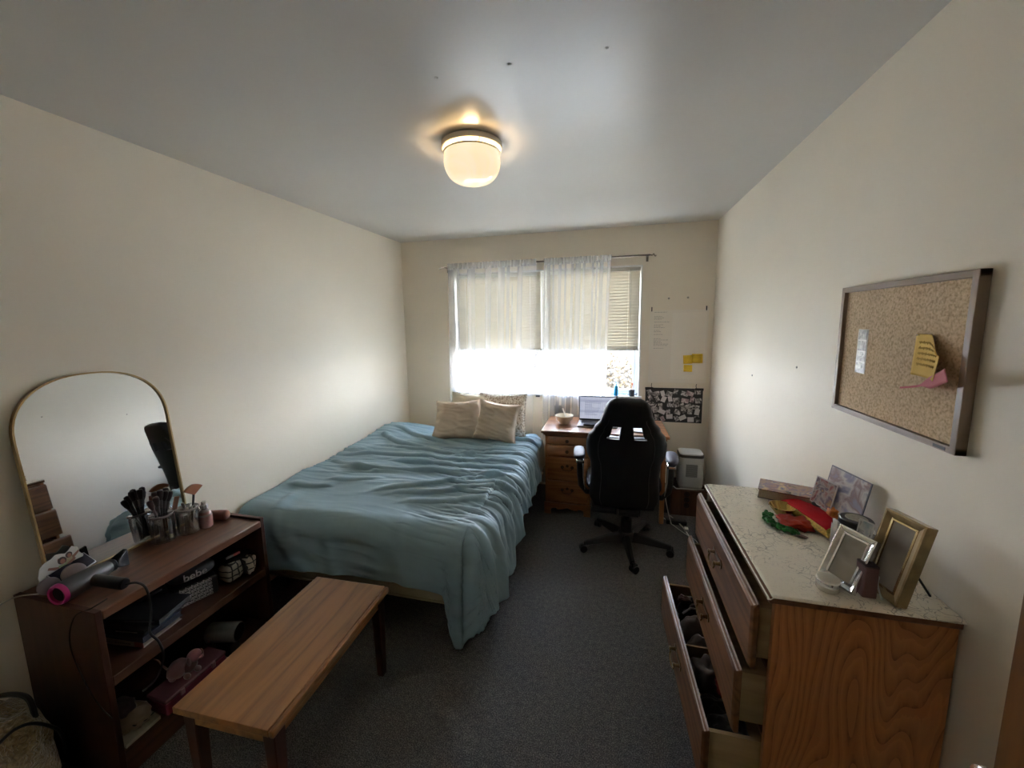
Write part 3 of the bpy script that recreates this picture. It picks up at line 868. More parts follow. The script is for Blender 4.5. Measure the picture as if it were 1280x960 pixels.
ap = [(PX0 - 0.008, 0), (PX0 + 0.05, 0)]
for k in range(0, 21):
    q = k / 20; x = PX0 + 0.05 + (PX1 - PX0 - 0.10) * q
    ap.append((x, 0.045 + 0.018 * sin(pi * q) ** 0.5 - 0.016 * abs(sin(2 * pi * q)) * (1 if 0.15 < q < 0.85 else 0)))
ap += [(PX1 - 0.05, 0), (PX1 + 0.008, 0), (PX1 + 0.008, 0.10), (PX0 - 0.008, 0.10)]
MB().prism(ap, frame_M((0, DF - 0.018, 0), (1, 0, 0), (0, 0, 1)), -0.018).build('scalloped_base', M_desk, desk, bevel=0.002, smooth=30)
box('apron', M_desk, desk, PX1, 0.42, 3.235, 3.252, 0.62, 0.704, 0.003)
for y in (3.21, 3.655):
    box('leg', M_deskv, desk, 0.405, 0.44, y, y + 0.035, 0, 0.704, 0.003)
box('side_rail', M_deskv, desk, 0.412, 0.43, 3.245, 3.655, 0.60, 0.704, 0.002)
box('back_panel', M_deskv, desk, PX1, 0.41, 3.672, 3.684, 0.30, 0.704, 0.002)

# things on the desk
DZ = 0.748
bo = thing('bowl', 'cream ceramic bowl with a spoon in it on the desk corner', 'bowl', (-0.398, 3.44, DZ))
MB().lathe([(0.0, 0.006), (0.030, 0.006), (0.034, 0.0), (0.042, 0.0), (0.044, 0.008), (0.070, 0.035), (0.082, 0.075), (0.079, 0.077), (0.066, 0.040), (0.038, 0.014), (0.0, 0.011)], (-0.398, 3.44, DZ), 36).build('bowl_body', P('cream_glaze', (0.66, 0.60, 0.49), 0.25, coat=0.3, var=0.05), bo, smooth=50)
MB().lathe([(0.0, 0.030), (0.060, 0.031)], (-0.398, 3.44, DZ), 24).build('food', P('porridge', (0.55, 0.45, 0.33), 0.6, var=0.2, vscale=60), bo)
sp = thing('spoon', 'pale spoon standing in the cream bowl', 'spoon', (-0.40, 3.44, DZ + 0.03))
MB().tube([(-0.375, 3.43, 0.79), (-0.39, 3.438, 0.83), (-0.415, 3.45, 0.885)], [0.005, 0.006, 0.007], 8).build('handle', P('spoon_white', (0.75, 0.73, 0.70), 0.3), sp)
MB().ball((-0.368, 3.427, 0.787), (0.014, 0.010, 0.020), 12, 8).build('spoon_bowl', P('spoon_tip', (0.7, 0.68, 0.66), 0.3), sp)

M_alu = P('laptop_aluminium', (0.42, 0.42, 0.44), 0.35, 0.7)
lp = thing('laptop', 'open silver laptop with a bright document on its screen, on the desk', 'laptop', (-0.105, 3.43, DZ))
LX0, LX1 = -0.275, 0.065
box('base', M_alu, lp, LX0, LX1, 3.345, 3.545, DZ, DZ + 0.014, 0.003)
box('keyboard', P('keys_black', (0.03, 0.03, 0.032), 0.5), lp, LX0 + 0.03, LX1 - 0.03, 3.43, 3.53, DZ + 0.0138, DZ + 0.0155, 0)
box('trackpad', P('trackpad', (0.36, 0.36, 0.38), 0.3), lp, -0.15, -0.06, 3.36, 3.42, DZ + 0.0138, DZ + 0.0146, 0)
SM = frame_M((LX0, 3.548, DZ + 0.012), (1, 0, 0), (0, 0.10, 1))
sw, sh = LX1 - LX0, 0.222
scr = MB().box(0, sw, 0, sh, 0, -0.0001 - 0.006, M=SM).build('lid', P('lid_black', (0.02, 0.02, 0.022), 0.4), lp, bevel=0.001)
t = NT('screen_light'); t.t.nodes.remove(t.b); em = t.n('ShaderNodeEmission'); em.inputs[1].default_value = 0.62
co_ = t.coords(); br = t.n('ShaderNodeTexBrick'); br.inputs['Scale'].default_value = 26; br.inputs['Color1'].default_value = (0.80, 0.84, 1, 1); br.inputs['Color2'].default_value = (0.72, 0.77, 0.97, 1); br.inputs['Mortar'].default_value = (0.58, 0.62, 0.82, 1); br.inputs['Mortar Size'].default_value = 0.03
t.l(co_, br.inputs['Vector']); t.l(br.outputs[0], em.inputs[0]); t.l(em.outputs[0], t.o.inputs['Surface'])
MB().box(0.006, sw - 0.006, 0.016, sh - 0.008, 0.0002, 0.0012, M=SM).build('screen', t.m, lp, smooth=0)
tl = MB()
rs = random.Random(2)
for k in range(9):
    yy = sh - 0.05 - k * 0.015; tl.box(0.05, 0.05 + rs.uniform(0.06, 0.15), yy, yy + 0.0035, 0.0013, 0.0016, M=SM); 
tl.build('screen_text', P('screen_ink', (0.3, 0.32, 0.45), 0.6, emit=(0.3, 0.32, 0.5), es=0.4), lp, smooth=0)
ph = thing('phone', 'black phone lying on the laptop beside its trackpad', 'phone', (-0.20, 3.36, DZ + 0.015))
box('phone_body', P('phone_black', (0.012, 0.012, 0.014), 0.2), ph, -0.222, -0.085, 3.338, 3.405, DZ + 0.015, DZ + 0.028, 0.004)
for i, (x0, x1, y0_, y1_, c, lab) in enumerate(((0.12, 0.30, 3.24, 3.46, (0.62, 0.60, 0.60), 'open pale notebook on the desk, seen through the chair back'), (0.095, 0.19, 3.50, 3.62, (0.66, 0.65, 0.64), 'white sheet of paper on the desk beside the laptop'))):
    nb = thing('notebook' if i == 0 else 'paper_sheet', lab, 'notebook' if i == 0 else 'paper', ((x0 + x1) / 2, (y0_ + y1_) / 2, DZ))
    box('cover' if i == 0 else 'sheet', P('cover_tone%d' % i, (0.10, 0.08, 0.08) if i == 0 else c, 0.6), nb, x0, x1, y0_, y1_, DZ, DZ + 0.004, 0.001)
    if i == 0: box('page', P('page_tone', c, 0.7, var=0.1), nb, x0 + 0.006, x1 - 0.006, y0_ + 0.006, y1_ - 0.006, DZ + 0.004, DZ + 0.012, 0.001)

# on the window sill
SZ = WZ0 + 0.02
bb = thing('bottle', 'small bright blue bottle with pointed cap on the window sill', 'bottle', (0.05, 3.815, SZ))
MB().lathe([(0.0, 0), (0.019, 0.0), (0.021, 0.004), (0.021, 0.088), (0.016, 0.098), (0.009, 0.102)], (0.052, 3.80, SZ), 20).build('bottle_body', P('blue_plastic', (0.03, 0.36, 0.72), 0.25, coat=0.4, emit=(0.02, 0.2, 0.4), es=0.0), bb)
MB().lathe([(0.009, 0.100), (0.008, 0.112), (0.003, 0.118), (0.002, 0.135), (0, 0.136)], (0.052, 3.80, SZ), 14).build('cap', P('blue_cap', (0.02, 0.22, 0.5), 0.3), bb)
cu = thing('pen_cup', 'dark cup holding orange brush and pens on the window sill', 'cup', (0.20, 3.81, SZ))
MB().lathe([(0.0, 0.003), (0.022, 0.003), (0.025, 0.0), (0.027, 0.06), (0.024, 0.06), (0.022, 0.006), (0, 0.006)], (0.195, 3.80, SZ), 20).build('cup_body', P('cup_dark', (0.05, 0.055, 0.06), 0.4), cu)
for k, (dx, dz, c) in enumerate(((-0.012, 0.10, (0.05, 0.05, 0.06)), (0.004, 0.115, (0.55, 0.16, 0.05)), (0.016, 0.095, (0.5, 0.45, 0.4)))):
    pn = thing('pen', ['black pen leaning left in the dark cup on the sill', 'orange brush standing tallest in the dark cup on the sill', 'pale pen leaning right in the dark cup on the sill'][k], 'pen', (0.195, 3.80, SZ))
    MB().cyl((0.195 + dx * 0.4, 3.80, SZ + 0.008), (0.195 + dx, 3.80, SZ + dz), 0.003, n=8).build('barrel', P('pen%d' % k, c, 0.4), pn)
    MB().ball((0.195 + dx, 3.80, SZ + dz), (0.007 if k == 1 else 0.003, 0.006 if k == 1 else 0.003, 0.014), 10, 6).build('tip', P('pentip%d' % k, c, 0.6), pn)
tr_ = thing('cable_tray', 'coiled dark cable lying along the window sill', 'cable', (0.11, 3.80, SZ))
MB().tube([(0.0 + 0.24 * k / 30, 3.788 + 0.004 * sin(k), SZ + 0.006 + 0.008 * abs(sin(k * 0.5))) for k in range(31)], 0.0035, 6).build('cord', P('cable_blueblack', (0.03, 0.04, 0.07), 0.5), tr_)
tr_.name = 'cable'

# ---------------------------------------------------------------- gaming chair
M_blk = P('chair_leather', (0.006, 0.006, 0.007), 0.55, spec=0.2, bump=0.25, bscale=350)
M_blk2 = P('chair_plastic', (0.012, 0.012, 0.013), 0.45)
M_pad = P('armrest_pad', (0.05, 0.047, 0.065), 0.6)
M_chrome = P('polished_metal', (0.75, 0.76, 0.80), 0.18, 1.0)
CX, CYb = 0.10, 2.60
ch = thing('gaming_chair', 'black high backed gaming chair on casters, its back to the room', 'chair', (0.13, 2.82, 0))
HW = [(0.365, 0.205), (0.45, 0.236), (0.61, 0.226), (0.68, 0.232), (0.77, 0.262), (0.83, 0.264), (0.885, 0.252), (0.95, 0.212), (1.015, 0.170), (1.06, 0.154), (1.10, 0.145), (1.14, 0.120), (1.166, 0.075)]
def hw(z):
    for (z0, a), (z1, b) in zip(HW, HW[1:]):
        if z <= z1:
            q = (z - z0) / (z1 - z0); q = q * q * (3 - 2 * q) if z < 1.1 else q
            return a + (b - a) * q
    return HW[-1][1]
NU, NV = 44, 64
Z0, Z1 = 0.365, 1.166
def back(off):
    def fn(u, v):
        z = Z0 + (Z1 - Z0) * v; a = 2 * u - 1
        w_ = hw(z)
        x = CX + a * w_ + 0.012 * (v)
        yb = 2.665 - 0.115 * v
        wing = 0.34 * (abs(a * w_)) ** 2 * 3.0 * (0.6 + 0.5 * sin(pi * min(1, max(0, (z - 0.4) / 0.7))))
        edge = (1 - min(1, (1 - abs(a)) / 0.16)) ** 2
        top = (1 - min(1, (1 - v) / 0.05)) ** 2
        bot = (1 - min(1, v / 0.05)) ** 2
        th = 0.045 * (1 - max(edge, top, bot)) ** 0.5
        return Vector((x, yb + wing + off * th, z))
    return fn
def hole(i, j):
    z = Z0 + (Z1 - Z0) * (j + 0.5) / NV; a = abs(2 * (i + 0.5) / NU - 1)
    return 0.888 < z < 0.978 and 0.17 < a < 0.43 + (0.978 - z) * 0.6
cb = MB(); cb.grid(back(-1), NU, NV, hole); cb.grid(back(1), NU, NV, hole)
# walls of the two openings
f1, f2 = back(-1), back(1)
for j in range(NV):
    for i in range(NU):
        if hole(i, j):
            for (di, dj, e0, e1) in ((-1, 0, (i, j), (i, j + 1)), (1, 0, (i + 1, j), (i + 1, j + 1)), (0, -1, (i, j), (i + 1, j)), (0, 1, (i, j + 1), (i + 1, j + 1))):
                if not hole(i + di, j + dj):
                    a_, b_ = e0, e1
                    cb.add([f1(a_[0] / NU, a_[1] / NV), f1(b_[0] / NU, b_[1] / NV), f2(b_[0] / NU, b_[1] / NV), f2(a_[0] / NU, a_[1] / NV)], [(0, 1, 2, 3)])
cb.build('backrest', M_blk, ch, smooth=50, weld=True)
sm_ = MB()
for sx in (-1, 1):
    sm_.tube([back(-1)(0.5 + sx * 0.34, 0.04 + 0.78 * k / 30) + Vector((0, -0.002, 0)) for k in range(31)], 0.0025, 6)
sm_.build('piping', P('piping_black', (0.02, 0.02, 0.022), 0.5), ch)
# bright rim of the two openings
for sx in (-1, 1):
    pts = [back(-1)(0.5 + sx * a_ * 0.5, (0.888 - Z0) / (Z1 - Z0)) + Vector((0, 0.0, 0.002)) for a_ in (0.17, 0.26, 0.36, 0.48)]
    MB().tube([p + Vector((0, 0.035, 0)) for p in pts], 0.004, 6).build('grommet', P('grommet', (0.35, 0.34, 0.34), 0.25, 0.6), ch)
MB().box(-0.13, 0.33, 2.70, 3.17, 0.40, 0.485).build('seat', M_blk, ch, bevel=0.035, seg=4)
for sx in (-1, 1):
    MB().ball((CX + sx * 0.225, 2.92, 0.485), (0.045, 0.22, 0.035), 16, 10).build('side_bolster', M_blk, ch, smooth=180)
MB().box(0.02, 0.24, 2.74, 2.95, 0.345, 0.40).box(0.07, 0.20, 2.62, 2.76, 0.33, 0.37).build('tilt_mechanism', M_blk2, ch, bevel=0.008)
MB().box(0.04, 0.055, 2.64, 2.68, 0.33, 0.50).box(0.20, 0.215, 2.64, 2.68, 0.33, 0.50).build('back_bracket', M_blk2, ch, bevel=0.004)
MB().box(-0.13, 0.06, 2.90, 3.10, 0.20, 0.235).build('footrest', P('footrest_slate', (0.030, 0.032, 0.036), 0.5), ch, bevel=0.01)
MB().tube([(-0.10, 3.0, 0.22), (-0.06, 2.95, 0.30), (0.0, 2.92, 0.39)], 0.008, 8).build('footrest_bar', M_blk2, ch)
MB().cyl((0.13, 2.82, 0.07), (0.13, 2.82, 0.22), 0.045, 0.038, 20).cyl((0.13, 2.82, 0.2), (0.13, 2.82, 0.35), 0.025, n=16).build('gas_lift', M_blk2, ch)
hub = MB().lathe([(0.0, 0.045), (0.055, 0.05), (0.06, 0.075), (0.06, 0.11), (0.05, 0.125), (0, 0.13)], (0.13, 2.82, 0), 24).build('hub', M_blk2, ch)
for k in range(5):
    an = radians(-84 + 72 * k)
    d = Vector((cos(an), sin(an), 0)); q = Vector((-d.y, d.x, 0)); c = Vector((0.13, 2.82, 0))
    lg = MB()
    prof = [(0.04, 0.085, 0.034, 0.030), (0.12, 0.085, 0.030, 0.026), (0.22, 0.076, 0.024, 0.020), (0.315, 0.068, 0.019, 0.014)]
    vs = []
    for r_, z, w_, h_ in prof:
        p = c + d * r_
        vs += [p + q * w_ + Vector((0, 0, z - h_)), p - q * w_ + Vector((0, 0, z - h_)), p - q * w_ * 0.6 + Vector((0, 0, z + h_)), p + q * w_ * 0.6 + Vector((0, 0, z + h_))]
    fs = [(4 * a + b, 4 * a + (b + 1) % 4, 4 * a + 4 + (b + 1) % 4, 4 * a + 4 + b) for a in range(3) for b in range(4)] + [(3, 2, 1, 0), (12, 13, 14, 15)]
    leg = lg.add(vs, fs).build('leg', M_blk2, ch, bevel=0.006)
    e = c + d * 0.318
    cs = MB().cyl(e + Vector((0, 0, 0.045)), e + Vector((0, 0, 0.075)), 0.008, n=8)
    an2 = an + 0.6 + k; w2 = Vector((cos(an2), sin(an2), 0))
    e2 = e + Vector((-w2.y, w2.x, 0)) * 0.012
    for s_ in (-1, 1):
        a0 = e2 + w2 * (s_ * 0.022) + Vector((0, 0, 0.026)); a1 = e2 + w2 * (s_ * 0.006) + Vector((0, 0, 0.026))
        cs.cyl(a0, a1, 0.026, n=18)
    cs.box(-0.010, 0.010, -0.006, 0.020, 0.03, 0.058, M=Matrix.Translation(e2.xyz) @ Matrix.Rotation(an2, 4, 'Z'))
    cs.build('caster', P('caster_black', (0.010, 0.010, 0.011), 0.5), leg)
for sx in (-1, 1):
    xa = CX + sx * 0.318 + 0.005
    ar = MB(); M_ = Matrix.Translation((xa, 2.80, 0.705)) @ Matrix.Rotation(radians(5 * -sx), 4, 'Z') @ Matrix.Rotation(radians(-4), 4, 'X')
    ar.ball((0, 0, 0), (0.042, 0.155, 0.026), 20, 12, M=M_, sq=0.75)
    arm = ar.build('armrest', M_pad, ch, smooth=180)
    br_ = MB().box(xa - 0.028 - sx * 0.012, xa + 0.028 - sx * 0.012, 2.70, 2.84, 0.655, 0.682)
    br_.build('armrest_plate', M_chrome, ch, bevel=0.008)
    MB().tube([(xa - sx * 0.01, 2.77, 0.66), (xa - sx * 0.01, 2.775, 0.55), (xa - sx * 0.012, 2.80, 0.46), (xa - sx * 0.05, 2.84, 0.39), (xa - sx * 0.18, 2.86, 0.375)], [0.026, 0.024, 0.020, 0.018, 0.018], 10).build('armrest_post', M_blk2, ch)
    MB().tube([(xa - sx * 0.03, 2.745, 0.66), (xa - sx * 0.032, 2.748, 0.54), (xa - sx * 0.045, 2.76, 0.44)], 0.003, 6).build('armrest_trim', P('trim_grey', (0.30, 0.30, 0.30), 0.3, 0.5), ch)

# ---------------------------------------------------------------- corner: heater on crate, cables, power strip
cr = thing('wooden_crate', 'dark brown crate with three ring marks on the floor in the corner', 'crate', (0.655, 3.54, 0))
M_crate = wood('crate_brown', (0.045, 0.020, 0.010), (0.085, 0.040, 0.020), 'Z', 1.5, 0.6, 5)
box('body', M_crate, cr, 0.520, 0.800, 3.40, 3.68, 0, 0.228, 0.004)
for k in range(3):
    MB().lathe([(0.018, 0), (0.022, 0.002), (0.022, 0.004), (0.014, 0.004), (0.014, 0.0)], (0.642, 3.40, 0.195 - 0.05 * k), 20, (0, -1, 0)).build('ring_mark', P('ring_dark', (0.012, 0.008, 0.006), 0.5), cr)
ht = thing('heater', 'white box shaped air purifier standing on the brown crate', 'heater', (0.675, 3.52, 0.228))
M_pw = P('purifier_white', (0.62, 0.62, 0.60), 0.4)
def rrect(cx, cy, wx, wy, r, n=6):
    o = []
    for (sx, sy, a0) in ((1, 1, 0), (-1, 1, 90), (-1, -1, 180), (1, -1, 270)):
        for k in range(n + 1):
            a = radians(a0 + 90 * k / n)
            o.append((cx + sx * (wx / 2 - r) + r * cos(a), cy + sy * (wy / 2 - r) + r * sin(a)))
    return o
I4 = Matrix.Identity(4)
MB().prism(rrect(0.678, 3.52, 0.195, 0.18, 0.04), Matrix.Translation((0, 0, 0.245)), 0.255).build('housing', M_pw, ht, bevel=0.003)
MB().prism(rrect(0.678, 3.52, 0.185, 0.17, 0.038), Matrix.Translation((0, 0, 0.228)), 0.017).build('foot', P('purifier_foot', (0.45, 0.44, 0.40), 0.5), ht)
MB().prism(rrect(0.678, 3.52, 0.197, 0.182, 0.04), Matrix.Translation((0, 0, 0.500)), 0.022).build('dark_band', P('purifier_band', (0.06, 0.06, 0.06), 0.4), ht)
MB().prism(rrect(0.678, 3.52, 0.188, 0.173, 0.04), Matrix.Translation((0, 0, 0.522)), 0.012).build('top_cap', P('purifier_top', (0.72, 0.73, 0.72), 0.35), ht, bevel=0.004)
MB().box(0.632, 0.722, 3.4275, 3.432, 0.335, 0.445).build('grille', P('grille_grey', (0.20, 0.20, 0.20), 0.6), ht)
gr = MB()
for k in range(9): gr.box(0.634, 0.720, 3.4255, 3.4285, 0.340 + k * 0.012, 0.344 + k * 0.012)
gr.build('grille_bar', P('grille_bar', (0.32, 0.32, 0.31), 0.6), ht)
M_wc = P('white_cable', (0.62, 0.60, 0.55), 0.5)
def spl(pts):
    P_ = [Vector(p) for p in pts]; out = []
    for k in range(len(P_) - 1):
        p0, p1, p2, p3 = P_[max(k - 1, 0)], P_[k], P_[k + 1], P_[min(k + 2, len(P_) - 1)]
        for i in range(8):
            t_ = i / 8
            out.append(0.5 * ((2 * p1) + (p2 - p0) * t_ + (2 * p0 - 5 * p1 + 4 * p2 - p3) * t_ ** 2 + (3 * p1 - p0 - 3 * p2 + p3) * t_ ** 3))
    return out + [P_[-1]]
def cable(label, pts, r, mt, plug=None, name='cable'):
    c = thing(name, label, 'cable', pts[0])
    out = spl(pts)
    MB().tube(out, r, 7).build('cord', mt, c)
    if plug:
        p, sz = plug
        box('plug', mt, c, p[0] - sz[0], p[0] + sz[0], p[1] - sz[1], p[1] + sz[1], p[2] - sz[2], p[2] + sz[2], 0.003)
    return c
cable('white cable running over the floor from the power strip towards the dresser', [(0.50, 3.32, 0.03), (0.58, 3.18, 0.01), (0.62, 2.95, 0.006), (0.66, 2.70, 0.006), (0.72, 2.45, 0.006), (0.76, 2.25, 0.006)], 0.0045, M_wc, ((0.60, 3.13, 0.018), (0.014, 0.02, 0.012)))
cable('thin white cable beside the thicker one on the floor near the dresser', [(0.44, 3.30, 0.02), (0.56, 3.12, 0.006), (0.65, 2.98, 0.005), (0.62, 2.80, 0.005), (0.70, 2.55, 0.005), (0.70, 2.35, 0.005)], 0.003, M_wc)
cable('white cable hanging down behind the right armrest of the gaming chair', [(0.455, 3.30, 0.62), (0.463, 3.28, 0.42), (0.452, 3.26, 0.24), (0.475, 3.22, 0.10), (0.50, 3.20, 0.012)], 0.004, M_wc)
cable('white cable looped around the foot of the air purifier', [(0.50, 3.37, 0.26), (0.53, 3.385, 0.262), (0.56, 3.41, 0.234), (0.60, 3.415, 0.234), (0.70, 3.415, 0.234), (0.78, 3.43, 0.234)], 0.004, M_wc)
ps = thing('power_strip', 'black power strip on the floor by the desk leg', 'power strip', (0.54, 3.25, 0))
box('housing', M_blk2, ps, 0.462, 0.62, 3.22, 3.275, 0, 0.032, 0.004)
for k in range(3): box('socket', P('socket_grey', (0.05, 0.05, 0.05), 0.5), ps, 0.475 + k * 0.048, 0.505 + k * 0.048, 3.232, 3.263, 0.032, 0.034, 0.001)
rt = thing('router', 'small dark box with red lights beside the crate', 'router', (0.487, 3.50, 0))
box('housing', M_blk2, rt, 0.462, 0.512, 3.42, 3.60, 0, 0.20, 0.004)
for k in range(2): box('indicator', P('red_light', (0.3, 0.02, 0.02), 0.5, emit=(0.6, 0.02, 0.03), es=0.35), rt, 0.472 + k * 0.022, 0.480 + k * 0.022, 3.4175, 3.42, 0.165, 0.171, 0)

# ---------------------------------------------------------------- dresser
def oak_side():
    t = NT('oak_cathedral'); tc = t.n('ShaderNodeTexCoord')
    mp = t.n('ShaderNodeMapping'); mp.inputs['Scale'].default_value = (1.15, 1.15, 0.26); mp.inputs['Location'].default_value = (-0.10, 0, 0.1)
    t.l(tc.outputs['Object'], mp.inputs[0])
    n0 = t.n('ShaderNodeTexNoise'); n0.inputs['Scale'].default_value = 4.2; n0.inputs['Detail'].default_value = 1.6; n0.inputs['Roughness'].default_value = 0.4
    t.l(mp.outputs[0], n0.inputs['Vector'])
    mu = t.n('ShaderNodeMath', operation='MULTIPLY'); mu.inputs[1].default_value = 26
    t.l(n0.outputs['Fac'], mu.inputs[0])
    fr = t.n('ShaderNodeMath', operation='FRACT'); t.l(mu.outputs[0], fr.inputs[0])
    n1 = t.n('ShaderNodeTexNoise'); n1.inputs['Scale'].default_value = 95; n1.inputs['Detail'].default_value = 2
    t.l(mp.outputs[0], n1.inputs['Vector'])
    mx = t.n('ShaderNodeMath', operation='MULTIPLY_ADD'); mx.inputs[1].default_value = 0.5
    t.l(n1.outputs['Fac'], mx.inputs[0]); t.l(fr.outputs[0], mx.inputs[2])
    r = t.ramp([(0.12, (0.15, 0.050, 0.016)), (0.36, (0.40, 0.150, 0.052)), (0.9, (0.56, 0.235, 0.088)), (1.25 / 1.3, (0.48, 0.19, 0.07))])
    t.l(mx.outputs[0], r.inputs[0]); t.l(r.outputs[0], t.b.inputs['Base Color'])
    t.b.inputs['Roughness'].default_value = 0.42; t.bump(mx.outputs[0], 0.1, 0.001)
    return t.m
M_oakS = oak_side()
M_oakF = wood('oak_drawer_front', (0.085, 0.033, 0.012), (0.19, 0.080, 0.030), 'Y', 1.6, 0.55, 9, coat=0.0)
M_oakE = P('oak_edge_highlight', (0.42, 0.31, 0.27), 0.25, var=0.2, vscale=60, coat=0.4)  # pinkish highlight on the drawer edges, painted as a lighter colour
M_ply = wood('drawer_side_ply', (0.30, 0.20, 0.10), (0.40, 0.28, 0.15), 'X', 2.0, 0.6, 6)
M_dark = P('dresser_inside', (0.05, 0.03, 0.02), 0.8)
def floral():
    t = NT('floral_paper'); co = t.coords()
    v = t.n('ShaderNodeTexNoise'); v.inputs['Scale'].default_value = 11; v.inputs['Detail'].default_value = 3.5; v.inputs['Distortion'].default_value = 1.8
    t.l(co, v.inputs['Vector'])
    def band(node_out, c, w):
        s = t.n('ShaderNodeMath', operation='SUBTRACT'); s.inputs[1].default_value = c; t.l(node_out, s.inputs[0])
        a = t.n('ShaderNodeMath', operation='ABSOLUTE'); t.l(s.outputs[0], a.inputs[0])
        l_ = t.n('ShaderNodeMath', operation='LESS_THAN'); l_.inputs[1].default_value = w; t.l(a.outputs[0], l_.inputs[0])
        return l_.outputs[0]
    b1 = band(v.outputs['Fac'], 0.47, 0.006)
    b2 = band(v.outputs['Fac'], 0.56, 0.005)
    w = t.n('ShaderNodeTexVoronoi', feature='DISTANCE_TO_EDGE'); w.inputs['Scale'].default_value = 26
    n4 = t.n('ShaderNodeTexNoise'); n4.inputs['Scale'].default_value = 9; n4.inputs['Detail'].default_value = 2
    t.l(co, n4.inputs['Vector'])
    mxv = t.n('ShaderNodeMix', data_type='RGBA'); mxv.inputs['Factor'].default_value = 0.12
    t.l(co, mxv.inputs['A']); t.l(n4.outputs['Color'], mxv.inputs['B']); t.l(mxv.outputs['Result'], w.inputs['Vector'])
    lt = t.n('ShaderNodeMath', operation='LESS_THAN'); lt.inputs[1].default_value = 0.022; t.l(w.outputs['Distance'], lt.inputs[0])
    msk = t.n('ShaderNodeTexNoise'); msk.inputs['Scale'].default_value = 7; t.l(co, msk.inputs['Vector'])
    gt = t.n('ShaderNodeMath', operation='GREATER_THAN'); gt.inputs[1].default_value = 0.53; t.l(msk.outputs['Fac'], gt.inputs[0])
    m1 = t.n('ShaderNodeMath', operation='MULTIPLY'); t.l(lt.outputs[0], m1.inputs[0]); t.l(gt.outputs[0], m1.inputs[1])
    a1 = t.n('ShaderNodeMath', operation='MAXIMUM'); t.l(b1, a1.inputs[0]); t.l(b2, a1.inputs[1])
    a2 = t.n('ShaderNodeMath', operation='MAXIMUM'); t.l(a1.outputs[0], a2.inputs[0]); t.l(m1.outputs[0], a2.inputs[1])
    mk2 = t.n('ShaderNodeTexNoise'); mk2.inputs['Scale'].default_value = 3.5; mk2.inputs['Detail'].default_value = 3; t.l(co, mk2.inputs['Vector'])
    rm = t.ramp([(0.40, (0.12, 0.12, 0.12)), (0.55, (0.50, 0.50, 0.50))]); t.l(mk2.outputs['Fac'], rm.inputs[0])
    m3 = t.n('ShaderNodeMath', operation='MULTIPLY'); t.l(a2.outputs[0], m3.inputs[0]); t.l(rm.outputs[0], m3.inputs[1])
    mc = t.n('ShaderNodeMix', data_type='RGBA'); mc.inputs['A'].default_value = (0.92, 0.865, 0.74, 1); mc.inputs['B'].default_value = (0.13, 0.12, 0.10, 1)
    t.l(m3.outputs[0], mc.inputs['Factor']); t.l(mc.outputs['Result'], t.b.inputs['Base Color'])
    t.b.inputs['Roughness'].default_value = 0.38
    return t.m
DX0, DX1, DY0, DY1, DH = 0.452, 0.862, 1.130, 1.888, 0.900
ds = thing('dresser', 'oak dresser with floral papered top and drawers standing open', 'dresser', (0.66, 1.51, 0))
box('side_panel', M_oakS, ds, DX0, DX1, DY0, DY0 + 0.019, 0, DH - 0.012, 0.001)
box('side_panel', M_oakS, ds, DX0, DX1, DY1 - 0.019, DY1, 0, DH - 0.012, 0.001)
box('back_panel', M_dark, ds, DX1 - 0.012, DX1, DY0 + 0.019, DY1 - 0.019, 0.02, DH - 0.02, 0)
rl = MB()
for z in (0.862, 0.648, 0.427, 0.206, 0.03):
    rl.box(DX0 + 0.002, DX0 + 0.045, DY0 + 0.019, DY1 - 0.019, z - 0.006, z + 0.006)
rl.build('divider_rail', M_oakF, ds, bevel=0)
box('plinth', M_oakF, ds, DX0 + 0.01, DX0 + 0.028, DY0 + 0.019, DY1 - 0.019, 0.0, 0.024, 0)
box('top_board', M_oakF, ds, 0.434, 0.866, 1.124, 1.892, DH - 0.024, DH - 0.003, 0.004)
pc = MB()
def cover(u, v):
    x = 0.430 + (0.8695 - 0.430) * u; y = 1.121 + (1.894 - 1.121) * v
    z = DH + 0.0006 * N(Vector((x * 30, y * 30, 0)))
    if u < 0.02: z -= 0.006; x += 0.0
    if v < 0.004: z -= 0.004
    return Vector((x, y, z))
pc.grid(cover, 60, 260)
pc.build('top_paper', floral(), ds, solid=0.0012, soff=-1, smooth=60)
DR = [(0.655, 0.858, 0.398, 0.398), (0.436, 0.643, 0.366, 0.366), (0.214, 0.420, 0.290, 0.262), (0.036, 0.200, 0.436, 0.436)]
def pull(parent, M_):
    g = MB()
    g.box(-0.052, 0.052, -0.010, 0.010, 0, 0.0015, M=M_)
    for s_ in (-1, 1):
        pts = [(s_ * 0.045 + 0.014 * cos(a * pi / 6) * (1 if a % 2 else 0.72), 0.017 * sin(a * pi / 6) * (1 if a % 2 else 0.72)) for a in range(12)]
        g.prism(pts, M_, 0.003)
        g.lathe([(0.008, 0.003), (0.006, 0.010), (0.006, 0.018), (0.009, 0.021), (0.006, 0.026), (0, 0.027)], (s_ * 0.040, 0, 0), 12, (0, 0, 1), M=M_)
    g.build('backplate', M_brass, parent, smooth=40)
    MB().tube([M_ @ Vector(p) for p in ((-0.040, -0.004, 0.018), (-0.036, -0.020, 0.023), (-0.016, -0.027, 0.026), (0, -0.022, 0.027), (0.016, -0.027, 0.026), (0.036, -0.020, 0.023), (0.040, -0.004, 0.018))], 0.0035, 8).build('pull', M_brass, parent)
